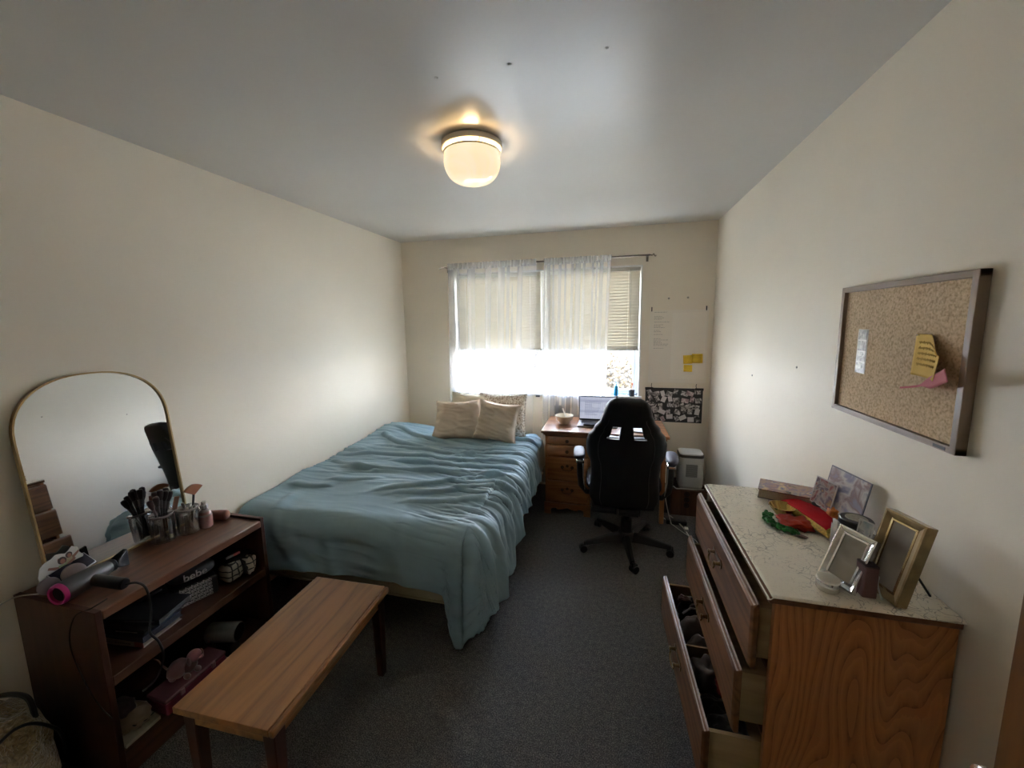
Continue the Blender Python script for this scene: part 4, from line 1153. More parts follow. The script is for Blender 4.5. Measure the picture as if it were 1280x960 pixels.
for i, (z0, z1, xa, xb) in enumerate(DR):
    ya, yb = 1.136, 1.882
    # the third one hangs slightly askew
    def sx(y): return xa + (xb - xa) * (y - ya) / (yb - ya)
    fb = MB()
    prof = [(0.0, 0.012), (0.0, -0.0), ]
    vs = []; fs = []
    # stepped lipped front, lofted over y
    sec = [(0.020, z0), (0.006, z0), (0.000, z0 + 0.010), (0.000, z1 - 0.012), (0.004, z1 - 0.006), (0.010, z1), (0.020, z1), (0.020, z0)]
    for y, inset in ((ya, 0.006), (ya + 0.008, 0.0), (yb - 0.008, 0.0), (yb, 0.006)):
        for dx, z in sec[:-1]:
            ins = inset if dx < 0.006 else 0
            vs.append(Vector((sx(y) + dx + ins, y, z)))
    n_ = len(sec) - 1
    for a in range(3):
        for b in range(n_):
            fs.append((a * n_ + b, a * n_ + (b + 1) % n_, (a + 1) * n_ + (b + 1) % n_, (a + 1) * n_ + b))
    fs += [tuple(range(n_))[::-1], tuple(range(3 * n_, 4 * n_))]
    d = fb.add(vs, fs).build('drawer', M_oakF, ds, bevel=0.0015, smooth=30)
    ed = MB()  # paired strips along the moulded lip carry the painted highlight
    for dx in (0.0045, 0.0135):
        a0 = Vector((sx(ya) + dx, ya + 0.002, z1 - (0.004 if dx < 0.01 else -0.0005))); a1 = Vector((sx(yb) + dx, yb - 0.002, a0.z))
        ed.add([a0 + Vector((0, 0, 0)), a0 + Vector((0.005, 0, 0.003)), a1 + Vector((0.005, 0, 0.003)), a1, a0 + Vector((0.005, 0, 0)), a1 + Vector((0.005, 0, 0))], [(0, 1, 2, 3), (1, 4, 5, 2), (0, 4, 1), (3, 2, 5), (0, 3, 5, 4)])
    ed.build('moulded_edge_highlight', M_oakE, d, smooth=0)
    by0, by1 = 1.158, 1.860; bz0, bz1 = z0 + 0.022, z1 - 0.022
    bx1 = 0.842 - max(0, 0.43 - xa) * 0.3
    s = MB()
    for (p, q) in ((by0, by0 + 0.012), (by1 - 0.012, by1)):
        xf = sx(p) + 0.0195
        s.box(xf, bx1, p, q, bz0, bz1)
    s.box(bx1 - 0.012, bx1, by0, by1, bz0, bz1 - 0.01)
    s.add([(sx(by0) + 0.0195, by0, bz0 + 0.008), (bx1, by0, bz0 + 0.008), (bx1, by1, bz0 + 0.008), (sx(by1) + 0.0195, by1, bz0 + 0.008), (sx(by0) + 0.0195, by0, bz0 + 0.013), (bx1, by0, bz0 + 0.013), (bx1, by1, bz0 + 0.013), (sx(by1) + 0.0195, by1, bz0 + 0.013)],
          [(0, 3, 2, 1), (4, 5, 6, 7), (0, 1, 5, 4), (1, 2, 6, 5), (2, 3, 7, 6), (3, 0, 4, 7)])
    s.build('drawer_box', M_ply, d, bevel=0)
    yh = 1.490; zc = (z0 + z1) / 2 + 0.022
    dirv = Vector((sx(yb) - sx(ya), yb - ya, 0)).normalized()
    Mh = frame_M((sx(yh) - 0.0003, yh, zc), -dirv, (0, 0, 1))
    pull(d, Mh)
# a divider strip inside the third drawer
# clothes inside the third and the second drawer
def cloth_lump(name, label, cat, c, r, mt, seed, sq=0.8, bump=0.45):
    o = thing(name, label, cat, (c[0], c[1], c[2] - r[2]), group=None); r = (r[0] * 0.88, r[1] * 0.86, r[2] * 0.92)
    MB().ball(c, r, 26, 18, bump=bump, seed=seed, sq=sq).build('cloth', mt, o, smooth=180)
    return o
M_cl = [fabric('cloth_black', (0.014, 0.013, 0.015), 0.8), fabric('cloth_greypink', (0.17, 0.145, 0.145), 0.8), fabric('cloth_grey', (0.13, 0.115, 0.11), 0.8), fabric('cloth_red', (0.20, 0.02, 0.025), 0.8), fabric('cloth_charcoal', (0.02, 0.022, 0.024), 0.8), fabric('cloth_brown', (0.07, 0.03, 0.025), 0.8)]
zb = 0.249
cloth_lump('folded_garment', 'black garment at the far end of the open third drawer', 'clothing', (0.375, 1.775, zb + 0.070), (0.062, 0.060, 0.068), M_cl[0], 1)
cloth_lump('folded_garment', 'small dusky brown garment lying on the black one in the open drawer', 'clothing', (0.345, 1.770, zb + 0.142), (0.030, 0.022, 0.014), M_cl[5], 2)
br_ = thing('bra', 'greyish pink padded bra with strap in the open third drawer', 'clothing', (0.37, 1.62, zb))
MB().ball((0.372, 1.655, zb + 0.075), (0.066, 0.052, 0.072), 26, 16, bump=0.2, seed=4).build('cup', M_cl[1], br_, smooth=180)
MB().ball((0.378, 1.560, zb + 0.066), (0.062, 0.042, 0.066), 26, 16, bump=0.25, seed=6).build('cup', M_cl[2], br_, smooth=180)
MB().tube([(0.325, 1.69, zb + 0.13), (0.36, 1.705, zb + 0.150), (0.395, 1.70, zb + 0.152), (0.43, 1.67, zb + 0.14)], 0.004, 6).build('strap', M_cl[1], br_)
dvd = box('drawer_divider', M_ply, None, 0.306, 0.56, 1.506, 1.513, zb, zb + 0.135, 0.001)
tag(dvd, 'thin light wooden divider standing across the open third drawer', 'divider')
cloth_lump('folded_garment', 'grey folded garment just beside the wooden divider in the open drawer', 'clothing', (0.385, 1.448, zb + 0.070), (0.070, 0.052, 0.068), M_cl[2], 7)
cloth_lump('folded_garment', 'red patterned garment in the middle of the open third drawer', 'clothing', (0.418, 1.375, zb + 0.106), (0.036, 0.040, 0.032), picture('cloth_redprint', [(0.25, 0.02, 0.03), (0.16, 0.02, 0.02), (0.35, 0.28, 0.27)], 22, 3, 1, 0.8), 9)
cloth_lump('folded_garment', 'black garment under the red one in the open third drawer', 'clothing', (0.375, 1.345, zb + 0.036), (0.060, 0.048, 0.036), M_cl[0], 12)
cloth_lump('folded_garment', 'charcoal garment at the near end of the open third drawer', 'clothing', (0.39, 1.228, zb + 0.060), (0.078, 0.060, 0.058), M_cl[4], 15)

# ---------------------------------------------------------------- things on the dresser
T = DH + 0.0012
def slab(name, mt, parent, quad, z0, z1, bevel=0.001, label=None):
    vs = [Vector((x, y, z0)) for x, y in quad] + [Vector((x, y, z1)) for x, y in quad]
    return MB().add(vs, [(3, 2, 1, 0), (4, 5, 6, 7), (0, 1, 5, 4), (1, 2, 6, 5), (2, 3, 7, 6), (3, 0, 4, 7)]).build(name, mt, parent, bevel=bevel, label=label)
def lerp_quad(q, k):
    c = (sum(p[0] for p in q) / 4, sum(p[1] for p in q) / 4)
    return [(c[0] + (p[0] - c[0]) * k, c[1] + (p[1] - c[1]) * k) for p in q]
bq = [(0.607, 1.760), (0.800, 1.690), (0.848, 1.810), (0.655, 1.880)]
bk_ = thing('book', 'thick hardback book with a colourful cover, at the far end of the dresser', 'book', (0.73, 1.785, T))
M_cover = picture('book_cover', [(0.08, 0.05, 0.03), (0.30, 0.15, 0.09), (0.15, 0.08, 0.10), (0.45, 0.25, 0.12), (0.08, 0.07, 0.12)], 16, 3, 0.8, 0.2, 2)
slab('cover', M_cover, bk_, bq, T + 0.046, T + 0.050)
slab('cover', P('book_back', (0.05, 0.025, 0.02), 0.4), bk_, bq, T + 0.010, T + 0.013)
slab('page_block', P('book_pages', (0.42, 0.33, 0.23), 0.8, var=0.1, vscale=200), bk_, lerp_quad(bq, 0.96), T + 0.013, T + 0.046, 0)
tb = thing('notebook', 'thin pale notebook lying under the thick hardback book', 'notebook', (0.72, 1.77, T))
slab('cover', P('thin_book', (0.35, 0.27, 0.26), 0.5), tb, [(0.632, 1.715), (0.80, 1.665), (0.84, 1.79), (0.672, 1.84)], T, T + 0.009)

bw = thing('bowl', 'small brass bowl on the dresser between the red cloth and green beads', 'bowl', (0.668, 1.655, T))
MB().lathe([(0.0, 0.003), (0.020, 0.003), (0.022, 0.0), (0.026, 0.006), (0.040, 0.024), (0.046, 0.036), (0.044, 0.036), (0.037, 0.024), (0.020, 0.008), (0.0, 0.007)], (0.655, 1.640, T), 32).build('bowl_body', P('polished_brass', (0.55, 0.38, 0.12), 0.22, 1.0), bw)
gb = thing('bead_garland', 'green beaded garland curled on the dresser beside the brass bowl', 'garland', (0.60, 1.57, T))
rs = random.Random(4); g = MB()
for k in range(90):
    q = k / 89; ang = 2.2 + q * 2.6
    r_ = rs.uniform(-0.012, 0.012)
    x = 0.640 + (0.058 + r_) * cos(ang) - 0.0 ; y = 1.565 + (0.062 + r_) * sin(ang) * 1.15
    g.ball((x, y, T + 0.007 + rs.uniform(0, 0.007)), 0.0065, 8, 6)
gbo = g.build('bead', P('green_bead', (0.02, 0.16, 0.03), 0.35, var=0.5, vscale=40), gb, smooth=180); gbo['kind'] = 'stuff'
rr = thing('red_pouch', 'small crumpled red fabric pouch lying between beads and red velvet cloth', 'pouch', (0.66, 1.545, T))
MB().ball((0.662, 1.553, T + 0.014), (0.048, 0.046, 0.014), 28, 16, bump=0.6, seed=8, sq=0.8).build('cloth', fabric('red_satin', (0.36, 0.025, 0.008), 0.5, 0.0), rr, smooth=180)
bt = thing('leaf_charm', 'small brown leaf shaped charm in front of the red pouch', 'charm', (0.648, 1.475, T))
MB().ball((0.650, 1.478, T + 0.003), (0.024, 0.009, 0.003), 14, 6, M=Matrix.Rotation(-0.5, 4, 'Z')).build('charm', P('charm_brown', (0.18, 0.10, 0.07), 0.4), bt, smooth=180)
# red velvet cloth with gold border
rc = thing('velvet_cloth', 'red velvet cloth with a gold border draped on the dresser', 'cloth', (0.75, 1.62, T))
RQ = [(0.655, 1.730), (0.727, 1.462), (0.828, 1.560), (0.800, 1.735)]
def rcl(u, v):
    p = Vector((*RQ[0], 0)) * (1 - u) * (1 - v) + Vector((*RQ[1], 0)) * u * (1 - v) + Vector((*RQ[2], 0)) * u * v + Vector((*RQ[3], 0)) * (1 - u) * v
    h = 0.036 * (sin(pi * min(1, 0.15 + v * 0.85)) ** 0.6) * (0.75 + 0.25 * sin(pi * u)) + 0.005 * N(Vector((u * 5, v * 5, 2)))
    e = min(v, u, 1 - u) ; h *= min(1, e / 0.12 + 0.25)
    p.z = T + 0.004 + h
    return p
MB().grid(lambda u, v: rcl(u * 0.93, 0.085 + 0.915 * v), 40, 40).build('velvet', fabric('red_velvet', (0.50, 0.006, 0.014), 0.8, 0.0), rc, solid=0.003, soff=1, smooth=180)
gm = P('gold_trim', (0.72, 0.52, 0.13), 0.45, 0.3, var=0.25, vscale=160, bump=0.5, bscale=200)
def trim(a, b, fixed, w0, w1):
    def fn(u, v):
        k = a + (b - a) * u; w_ = w0 + (w1 - w0) * v
        q = rcl(*((k, w_) if fixed == 'v' else (w_, k)))
        return q + Vector((0, 0, 0.0020))
    return MB().grid(fn, 40, 3).build('gold_border', gm, rc, solid=0.001, smooth=180)
trim(0.0, 1.0, 'v', 0.0, 0.095)
trim(0.0, 1.0, 'u', 0.925, 1.0)
dm = thing('incense_holder', 'small black dome on the red velvet cloth', 'ornament', (0.80, 1.69, T + 0.04))
MB().lathe([(0.022, 0), (0.021, 0.008), (0.014, 0.015), (0.0, 0.019)], (0.785, 1.665, T + 0.040), 24).build('dome', P('dome_black', (0.012, 0.010, 0.010), 0.5), dm)
og = thing('incense_pack', 'small orange and red patterned packet beside the picture cards', 'packet', (0.80, 1.60, T + 0.03))
MB().ball((0.806, 1.592, T + 0.047), (0.026, 0.030, 0.020), 20, 12, bump=0.5, seed=5).build('packet', picture('packet_print', [(0.30, 0.05, 0.01), (0.60, 0.20, 0.03), (0.25, 0.03, 0.02)], 30, 3, 1, 0.5, 3), og, smooth=180)
def card(name, label, p0, p1, p2, mt, cat='picture', th=0.003, border=None):
    """p0 bottom left, p1 bottom right, p2 top left (world)"""
    p0, p1, p2 = Vector(p0), Vector(p1), Vector(p2)
    o = thing(name, label, cat, tuple((p0 + p1) / 2))
    Mx = frame_M(p0, p1 - p0, p2 - p0); w_, h_ = (p1 - p0).length, (p2 - p0).length
    MB().box(0, w_, 0, h_, -th, 0, M=Mx).build('card', border or mt, o, smooth=0)
    e = 0.004 if border else 0.0005
    MB().box(e, w_ - e, e, h_ - e, 0, 0.0006, M=Mx).build('print', mt, o, smooth=0)
    return o
M_p1 = picture('card_print_red', [(0.03, 0.02, 0.03), (0.25, 0.05, 0.04), (0.36, 0.28, 0.24), (0.08, 0.04, 0.07), (0.35, 0.18, 0.05)], 26, 3, 0.7, 0.3, 1)
M_p2 = picture('card_print_violet', [(0.12, 0.12, 0.20), (0.24, 0.22, 0.30), (0.52, 0.46, 0.44), (0.26, 0.17, 0.17), (0.26, 0.25, 0.32)], 13, 3, 0.6, 0.3, 6)
card('picture_card', 'larger violet devotional picture card leaning on the wall above the dresser', (0.785, 1.655, T + 0.050), (0.818, 1.480, T + 0.050), (0.815, 1.662, T + 0.205), M_p2, border=P('card_edge', (0.12, 0.11, 0.14), 0.4))
card('picture_card', 'smaller dark red picture card overlapping the violet one', (0.762, 1.682, T + 0.048), (0.787, 1.590, T + 0.048), (0.783, 1.686, T + 0.150), M_p1, border=P('card_edge2', (0.5, 0.45, 0.43), 0.4))
# jar with lid
jr = thing('jar', 'glass jar with a dark lid and pale label behind the silver frame', 'jar', (0.775, 1.415, T))
MB().lathe([(0.0, 0.002), (0.036, 0.002), (0.040, 0.006), (0.040, 0.085), (0.036, 0.092)], (0.778, 1.420, T), 32).build('jar_body', P('jar_dark', (0.035, 0.032, 0.03), 0.1, coat=0.6), jr)
MB().lathe([(0.042, 0.088), (0.045, 0.092), (0.045, 0.106), (0.042, 0.110), (0.0, 0.111)], (0.778, 1.420, T), 32).build('lid', P('jar_lid', (0.045, 0.045, 0.05), 0.35, 0.3), jr)
MB().lathe([(0.029, 0.111), (0.028, 0.1125), (0.0, 0.1125)], (0.778, 1.420, T), 32).build('lid_label', P('jar_label', (0.38, 0.35, 0.29), 0.5, var=0.15, vscale=120), jr)
MB().box(0.735, 0.742, 1.435, 1.462, T, T + 0.085).build('white_strip', P('jar_paper', (0.60, 0.58, 0.54), 0.4), jr, smooth=0)
wl = thing('lighter', 'white lighter with metal top standing beside the jar', 'lighter', (0.742, 1.475, T))
MB().prism(rrect(0.7420, 1.462, 0.014, 0.022, 0.005), Matrix.Translation((0, 0, T)), 0.066).build('body', P('lighter_white', (0.62, 0.61, 0.58), 0.3), wl)
MB().prism(rrect(0.7420, 1.462, 0.013, 0.020, 0.004), Matrix.Translation((0, 0, T + 0.066)), 0.014).build('metal_top', M_chrome, wl)

def photo_frame(name, label, p0, p1, p2, wb, th, M_out, M_in, M_pic, leg=None, mirrorlike=None):
    """p0 bottom left, p1 bottom right, p2 top left; picture faces local +z"""
    p0, p1, p2 = Vector(p0), Vector(p1), Vector(p2)
    o = thing(name, label, 'photo frame', tuple((p0 + p1) / 2))
    Mx = frame_M(p0, p1 - p0, p2 - p0); w_, h_ = (p1 - p0).length, (p2 - p0).length
    def bar(a0, a1, b0, b1):
        # outer a0-a1, inner b0-b1 (local xy), raised outside lip, sloping in
        vs = []
        for (pt, z) in ((a0, -th), (a0, 0.0), (None, 0.0), (b0, -0.008), (b0, -th)):
            q = pt if pt else (a0[0] * 0.75 + b0[0] * 0.25, a0[1] * 0.75 + b0[1] * 0.25)
            vs.append(Mx @ Vector((q[0], q[1], z)))
        for (pt, z) in ((a1, -th), (a1, 0.0), (None, 0.0), (b1, -0.008), (b1, -th)):
            q = pt if pt else (a1[0] * 0.75 + b1[0] * 0.25, a1[1] * 0.75 + b1[1] * 0.25)
            vs.append(Mx @ Vector((q[0], q[1], z)))
        return MB().add(vs, [(k, (k + 1) % 5, 5 + (k + 1) % 5, 5 + k) for k in range(5)] + [(4, 3, 2, 1, 0), (5, 6, 7, 8, 9)])
    A = [(0, 0), (w_, 0), (w_, h_), (0, h_)]; B = [(wb, wb), (w_ - wb, wb), (w_ - wb, h_ - wb), (wb, h_ - wb)]
    for k in range(4):
        bar(A[k], A[(k + 1) % 4], B[k], B[(k + 1) % 4]).build('frame_rail', M_out, o, bevel=0.0008, smooth=25)
    MB().box(wb - 0.001, w_ - wb + 0.001, wb - 0.001, h_ - wb + 0.001, -0.012, -0.0095, M=Mx).build('picture', M_pic, o, smooth=0)
    il = MB()
    for (x0, x1, y0_, y1_) in ((wb - 0.002, w_ - wb + 0.002, wb - 0.002, wb + 0.003), (wb - 0.002, w_ - wb + 0.002, h_ - wb - 0.003, h_ - wb + 0.002), (wb - 0.002, wb + 0.003, wb, h_ - wb), (w_ - wb - 0.003, w_ - wb + 0.002, wb, h_ - wb)):
        il.box(x0, x1, y0_, y1_, -0.0095, -0.005, M=Mx)
    il.build('inner_lip', M_in, o, smooth=0)
    MB().box(wb * 0.4, w_ - wb * 0.4, wb * 0.4, h_ - wb * 0.4, -th, -0.0125, M=Mx).build('backing', P('frame_back', (0.02, 0.018, 0.016), 0.7), o, smooth=0)
    if leg:
        a = Mx @ Vector((w_ * 0.5, h_ * 0.55, -th)); b = Vector(leg)
        MB().tube([a, a * 0.5 + b * 0.5, b], 0.003, 8).build('easel_leg', M_clip, o)
    return o
M_silv = P('silver_frame', (0.72, 0.71, 0.68), 0.14, 1.0, var=0.15, vscale=30)
M_picg = picture('faded_photo', [(0.30, 0.27, 0.22), (0.36, 0.32, 0.27), (0.24, 0.21, 0.17)], 9, 2, 0.3, 0.12, 3)
silver = photo_frame('framed_photo', 'polished silver photo frame leaning back on the dresser', (0.606, 1.260, T + 0.004), (0.648, 1.168, T + 0.004), (0.668, 1.285, T + 0.150), 0.017, 0.014, M_silv, M_silv, M_picg, leg=(0.705, 1.29, T))
M_gold = P('dull_gold', (0.30, 0.215, 0.11), 0.35, 0.75, var=0.25, vscale=25)
M_goldin = P('bright_gold', (0.55, 0.42, 0.22), 0.25, 0.9)
gold = photo_frame('framed_photo', 'deep gold photo frame on an easel leg at the near end of the dresser', (0.704, 1.247, T + 0.004), (0.731, 1.139, T + 0.004), (0.757, 1.262, T + 0.224), 0.022, 0.030, M_gold, M_goldin, picture('glass_photo', [(0.20, 0.16, 0.12), (0.26, 0.21, 0.16), (0.13, 0.10, 0.075)], 7, 2, 0.3, 0.05, 8), leg=(0.852, 1.215, T))
# cream jar with silver band
cj = thing('cream_jar', 'small round cream jar with silver band in front of the silver frame', 'jar', (0.603, 1.185, T))
JX, JY = 0.600, 1.188
MB().lathe([(0.0, 0.0), (0.024, 0.0), (0.027, 0.003), (0.027, 0.016)], (JX, JY, T), 36).build('jar_body', P('frost_jar', (0.55, 0.50, 0.42), 0.25, coat=0.4), cj)
MB().lathe([(0.027, 0.016), (0.0275, 0.017), (0.0275, 0.027), (0.027, 0.028)], (JX, JY, T), 36).build('silver_band', M_chrome, cj)
MB().lathe([(0.027, 0.028), (0.0275, 0.029), (0.0265, 0.034), (0.022, 0.036), (0.0, 0.0355)], (JX, JY, T), 36).build('lid', P('jar_white_lid', (0.62, 0.58, 0.50), 0.35), cj)
pb = thing('pink_box', 'small dusky pink box standing between the silver and gold frames', 'box', (0.685, 1.17, T))
MB().prism(rrect(0.690, 1.190, 0.034, 0.040, 0.004), Matrix.Translation((0, 0, T)), 0.085).build('body', P('dusky_pink', (0.16, 0.075, 0.07), 0.4), pb)
MB().prism(rrect(0.690, 1.190, 0.0345, 0.0405, 0.004), Matrix.Translation((0, 0, T + 0.085)), 0.004).build('lid', P('dusky_dark', (0.07, 0.035, 0.035), 0.4), pb)
card('photo_strip', 'curling blue and white photo cards behind the silver frame', (0.718, 1.330, T + 0.0), (0.735, 1.290, T + 0.0), (0.742, 1.342, T + 0.150), picture('strip_print', [(0.05, 0.08, 0.10), (0.30, 0.36, 0.38), (0.55, 0.53, 0.48), (0.12, 0.12, 0.12)], 30, 3, 1, 0.3, 4), 'photo', 0.001, border=P('strip_white', (0.55, 0.54, 0.5), 0.4))
card('photo_strip', 'dark photo card standing between the silver frame and the gold frame', (0.728, 1.285, T + 0.0), (0.742, 1.238, T + 0.0), (0.752, 1.295, T + 0.125), picture('strip_print2', [(0.03, 0.03, 0.035), (0.18, 0.16, 0.15), (0.45, 0.43, 0.40), (0.05, 0.05, 0.06)], 34, 3, 1, 0.3, 7), 'photo', 0.001)
cable('thin white cable hanging in a loop beside the gold frame on the dresser', [(0.775, 1.40, T + 0.115), (0.775, 1.34, T + 0.120), (0.768, 1.285, T + 0.095), (0.758, 1.245, T + 0.06), (0.722, 1.200, T + 0.03), (0.715, 1.165, T + 0.003)], 0.0022, M_wc)

# ---------------------------------------------------------------- cork board
cb_ = thing('cork_board', 'cork board in a tan wooden frame on the right wall', 'bulletin board', (XR, 1.48, 1.535))
M_cf = wood('cork_frame_wood', (0.20, 0.14, 0.10), (0.30, 0.215, 0.16), 'Y', 2, 0.4, 5)
M_cfd = wood('cork_frame_upright', (0.20, 0.14, 0.10), (0.30, 0.215, 0.16), 'Z', 2, 0.4, 5)
cy0, cy1, cz0, cz1, cxf = 1.192, 1.768, 1.304, 1.765, 0.846
fw = 0.019
box('frame_rail', M_cf, cb_, cxf, XR - 0.0005, cy0, cy1, cz1 - fw, cz1, 0.0015)
box('frame_rail', M_cf, cb_, cxf, XR - 0.0005, cy0, cy1, cz0, cz0 + fw, 0.0015)
box('frame_rail', M_cfd, cb_, cxf - 0.0003, XR - 0.0005, cy0, cy0 + fw, cz0, cz1, 0.0015)
box('frame_rail', M_cfd, cb_, cxf - 0.0003, XR - 0.0005, cy1 - fw, cy1, cz0, cz1, 0.0015)
tcm = NT('cork'); co_ = tcm.coords()
na = tcm.n('ShaderNodeTexNoise'); na.inputs['Scale'].default_value = 130; na.inputs['Detail'].default_value = 4; tcm.l(co_, na.inputs['Vector'])
nb_ = tcm.n('ShaderNodeTexVoronoi'); nb_.inputs['Scale'].default_value = 60; tcm.l(co_, nb_.inputs['Vector'])
ra = tcm.ramp([(0.30, (0.42, 0.29, 0.17)), (0.5, (0.64, 0.48, 0.31)), (0.7, (0.76, 0.60, 0.41))]); tcm.l(na.outputs['Fac'], ra.inputs[0])
rb = tcm.ramp([(0.02, (0.5, 0.45, 0.40)), (0.09, (1, 1, 1))]); tcm.l(nb_.outputs['Distance'], rb.inputs[0])
mm_ = tcm.n('ShaderNodeMix', data_type='RGBA', blend_type='MULTIPLY'); mm_.inputs['Factor'].default_value = 0.7
tcm.l(ra.outputs[0], mm_.inputs['A']); tcm.l(rb.outputs[0], mm_.inputs['B']); tcm.l(mm_.outputs['Result'], tcm.b.inputs['Base Color'])
tcm.b.inputs['Roughness'].default_value = 0.9; tcm.bump(na.outputs['Fac'], 0.3, 0.001)
MB().box(0.858, XR - 0.001, cy0 + fw, cy1 - fw, cz0 + fw, cz1 - fw).build('cork', tcm.m, cb_, smooth=0)
box('maker_tag', P('tag_black', (0.02, 0.02, 0.02), 0.4), cb_, cxf - 0.001, cxf + 0.001, 1.222, 1.262, cz0 + 0.004, cz0 + 0.012, 0)
st_ = thing('photo_strip', 'narrow black and white photo strip pinned on the left of the cork board', 'photo', (0.856, 1.628, 1.53))
MS = frame_M((0.8565, 1.662, 1.458), (0, -1, 0.0), (0, -0.02, 1))
MB().box(0, 0.056, 0, 0.155, -0.0012, 0, M=MS).build('strip', P('photo_paper', (0.68, 0.66, 0.62), 0.35), st_, smooth=0)
for k in range(4):
    MB().box(0.005, 0.051, 0.004 + 0.038 * k, 0.038 + 0.038 * k, 0, 0.0006, M=MS).build('frame_image', picture('booth_%d' % k, [(0.06, 0.055, 0.05), (0.35, 0.33, 0.30), (0.62, 0.60, 0.56)], 40, 2, 1, 0.3, k * 2.7), st_, smooth=0)
yp = thing('yellow_paper', 'curled yellow paper with handwriting pinned on the right of the cork board', 'note', (0.856, 1.32, 1.55))
def ypf(u, v):
    y = 1.386 - 0.162 * u - 0.016 * (1 - v) * 0 ; z = 1.487 + 0.118 * v
    cut = max(0, u - 0.42) / 0.58 * max(0, v - 0.55) / 0.45
    y += 0.03 * cut; z -= 0.052 * cut
    x = 0.8575 - 0.044 * (u ** 1.7) * (0.75 + 0.25 * (1 - v)) - 0.004 * (1 - v)
    y += 0.05 * max(0, u - 0.5) ** 1.4 * 0.6
    return Vector((x, y, z))
MB().grid(ypf, 20, 16).build('paper', P('yellow_paper', (0.66, 0.42, 0.07), 0.7, var=0.06), yp, solid=0.0007, smooth=180)
hw_ = MB()
for r_ in range(5):
    v0 = 0.80 - r_ * 0.13
    hw_.tube([ypf(0.10 + 0.70 * k / 60, v0 + 0.030 * sin(k * 1.7 + r_) * (0.4 + abs(sin(k * 0.37)))) + Vector((-0.0009, 0, 0)) for k in range(61)], 0.00035, 4)
hw_.build('handwriting', P('brown_ink', (0.36, 0.22, 0.04), 0.8), yp)
box('push_pin', M_steel, yp, 0.850, 0.858, 1.372, 1.376, 1.600, 1.604, 0.001)
pk = thing('pink_ribbon', 'curled pink paper strip sticking out from the cork board below the yellow paper', 'ribbon', (0.856, 1.38, 1.45))
def pkf(u, v):
    w_ = 0.006 + 0.026 * min(1, max(0, (u - 0.35) / 0.2))
    x = 0.857 - 0.062 * max(0, u - 0.25) ** 1.1 / 0.72
    y = 1.428 - 0.275 * u + 0.03 * max(0, u - 0.6)
    z = 1.440 + 0.072 * u ** 1.1 + (v - 0.5) * w_
    return Vector((x - 0.010 * v * u, y, z))
MB().grid(pkf, 24, 4).build('strip', P('pink_paper', (0.58, 0.15, 0.18), 0.6), pk, solid=0.0007, smooth=180)
for k, (y, z) in enumerate(((2.15, 1.42), (2.75, 1.30))):
    tag(MB().lathe([(0.006, 0), (0.005, 0.003), (0, 0.004)], (XR, y, z), 10, (-1, 0, 0)).build('nail_head', P('nail_grey', (0.3, 0.28, 0.25), 0.4)), ['small nail head on the right wall, nearer the cork board', 'small nail head on the right wall, nearer the window'][k], 'nail')

# ---------------------------------------------------------------- low bookcase on the left
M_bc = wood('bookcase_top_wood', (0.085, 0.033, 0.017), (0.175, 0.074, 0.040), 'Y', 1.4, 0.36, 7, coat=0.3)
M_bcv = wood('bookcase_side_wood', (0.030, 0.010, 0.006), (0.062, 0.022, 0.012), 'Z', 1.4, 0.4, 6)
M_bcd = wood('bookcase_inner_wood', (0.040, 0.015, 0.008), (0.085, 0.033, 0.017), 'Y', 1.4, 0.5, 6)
bx0, bx1, by0, by1, bh = -2.134, -1.710, 0.835, 1.515, 0.68
bc = thing('bookcase', 'low dark brown bookcase with two open shelves against the left wall', 'bookcase', (-1.92, 1.17, 0))
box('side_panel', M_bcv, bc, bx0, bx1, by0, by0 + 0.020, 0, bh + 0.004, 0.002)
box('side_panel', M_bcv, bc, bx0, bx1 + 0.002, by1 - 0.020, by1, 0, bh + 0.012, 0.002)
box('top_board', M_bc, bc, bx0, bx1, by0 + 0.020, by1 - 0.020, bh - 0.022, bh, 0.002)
box('front_lip', M_bc, bc, bx1 - 0.018, bx1 + 0.003, by0 + 0.020, by1 - 0.020, bh - 0.034, bh - 0.001, 0.003)
box('shelf', M_bcd, bc, bx0 + 0.008, bx1 - 0.002, by0 + 0.020, by1 - 0.020, 0.397, 0.420, 0.002)
box('shelf_lip', M_bcd, bc, bx1 - 0.016, bx1, by0 + 0.020, by1 - 0.020, 0.382, 0.420, 0.003)
box('bottom_shelf', M_bcd, bc, bx0 + 0.008, bx1 - 0.002, by0 + 0.020, by1 - 0.020, 0.095, 0.115, 0.002)
box('plinth', M_bcd, bc, bx1 - 0.02, bx1 - 0.004, by0 + 0.020, by1 - 0.020, 0, 0.095, 0.002)
box('back_panel', M_bcd, bc, bx0, bx0 + 0.008, by0 + 0.020, by1 - 0.020, 0.02, bh - 0.02, 0)

# arched mirror leaning on the wall
mi = thing('arched_mirror', 'large arched mirror with thin gold frame leaning on the left wall', 'mirror', (-2.08, 1.15, bh))
mw, mh = 0.508, 0.795
Mm = frame_M((-2.054, 1.149, bh + 0.004), (0.030, 1, 0), (-0.074, 0, mh))   # local x = +y world, local z = +x
def arch(inset, n=28):
    w_ = mw / 2 - inset; r_ = w_ * 0.98
    pts = [(-w_, inset), (w_, inset), (w_, mh - 0.205)]
    # superellipse like shoulders
    o = [(-w_ * 0.985, inset), (w_ * 0.985, inset)]
    for k in range(n + 1):
        a = pi * k / n
        ex = 0.86
        x = w_ * math.copysign(abs(cos(a)) ** ex, cos(a)); y = (mh - 0.235) + (0.235 - inset) * abs(sin(a)) ** 0.86
        o.append((x, y))
    return o
Mf = Mm
outer, inner = arch(0), arch(0.0055)
fv = MB(); n_ = len(outer)
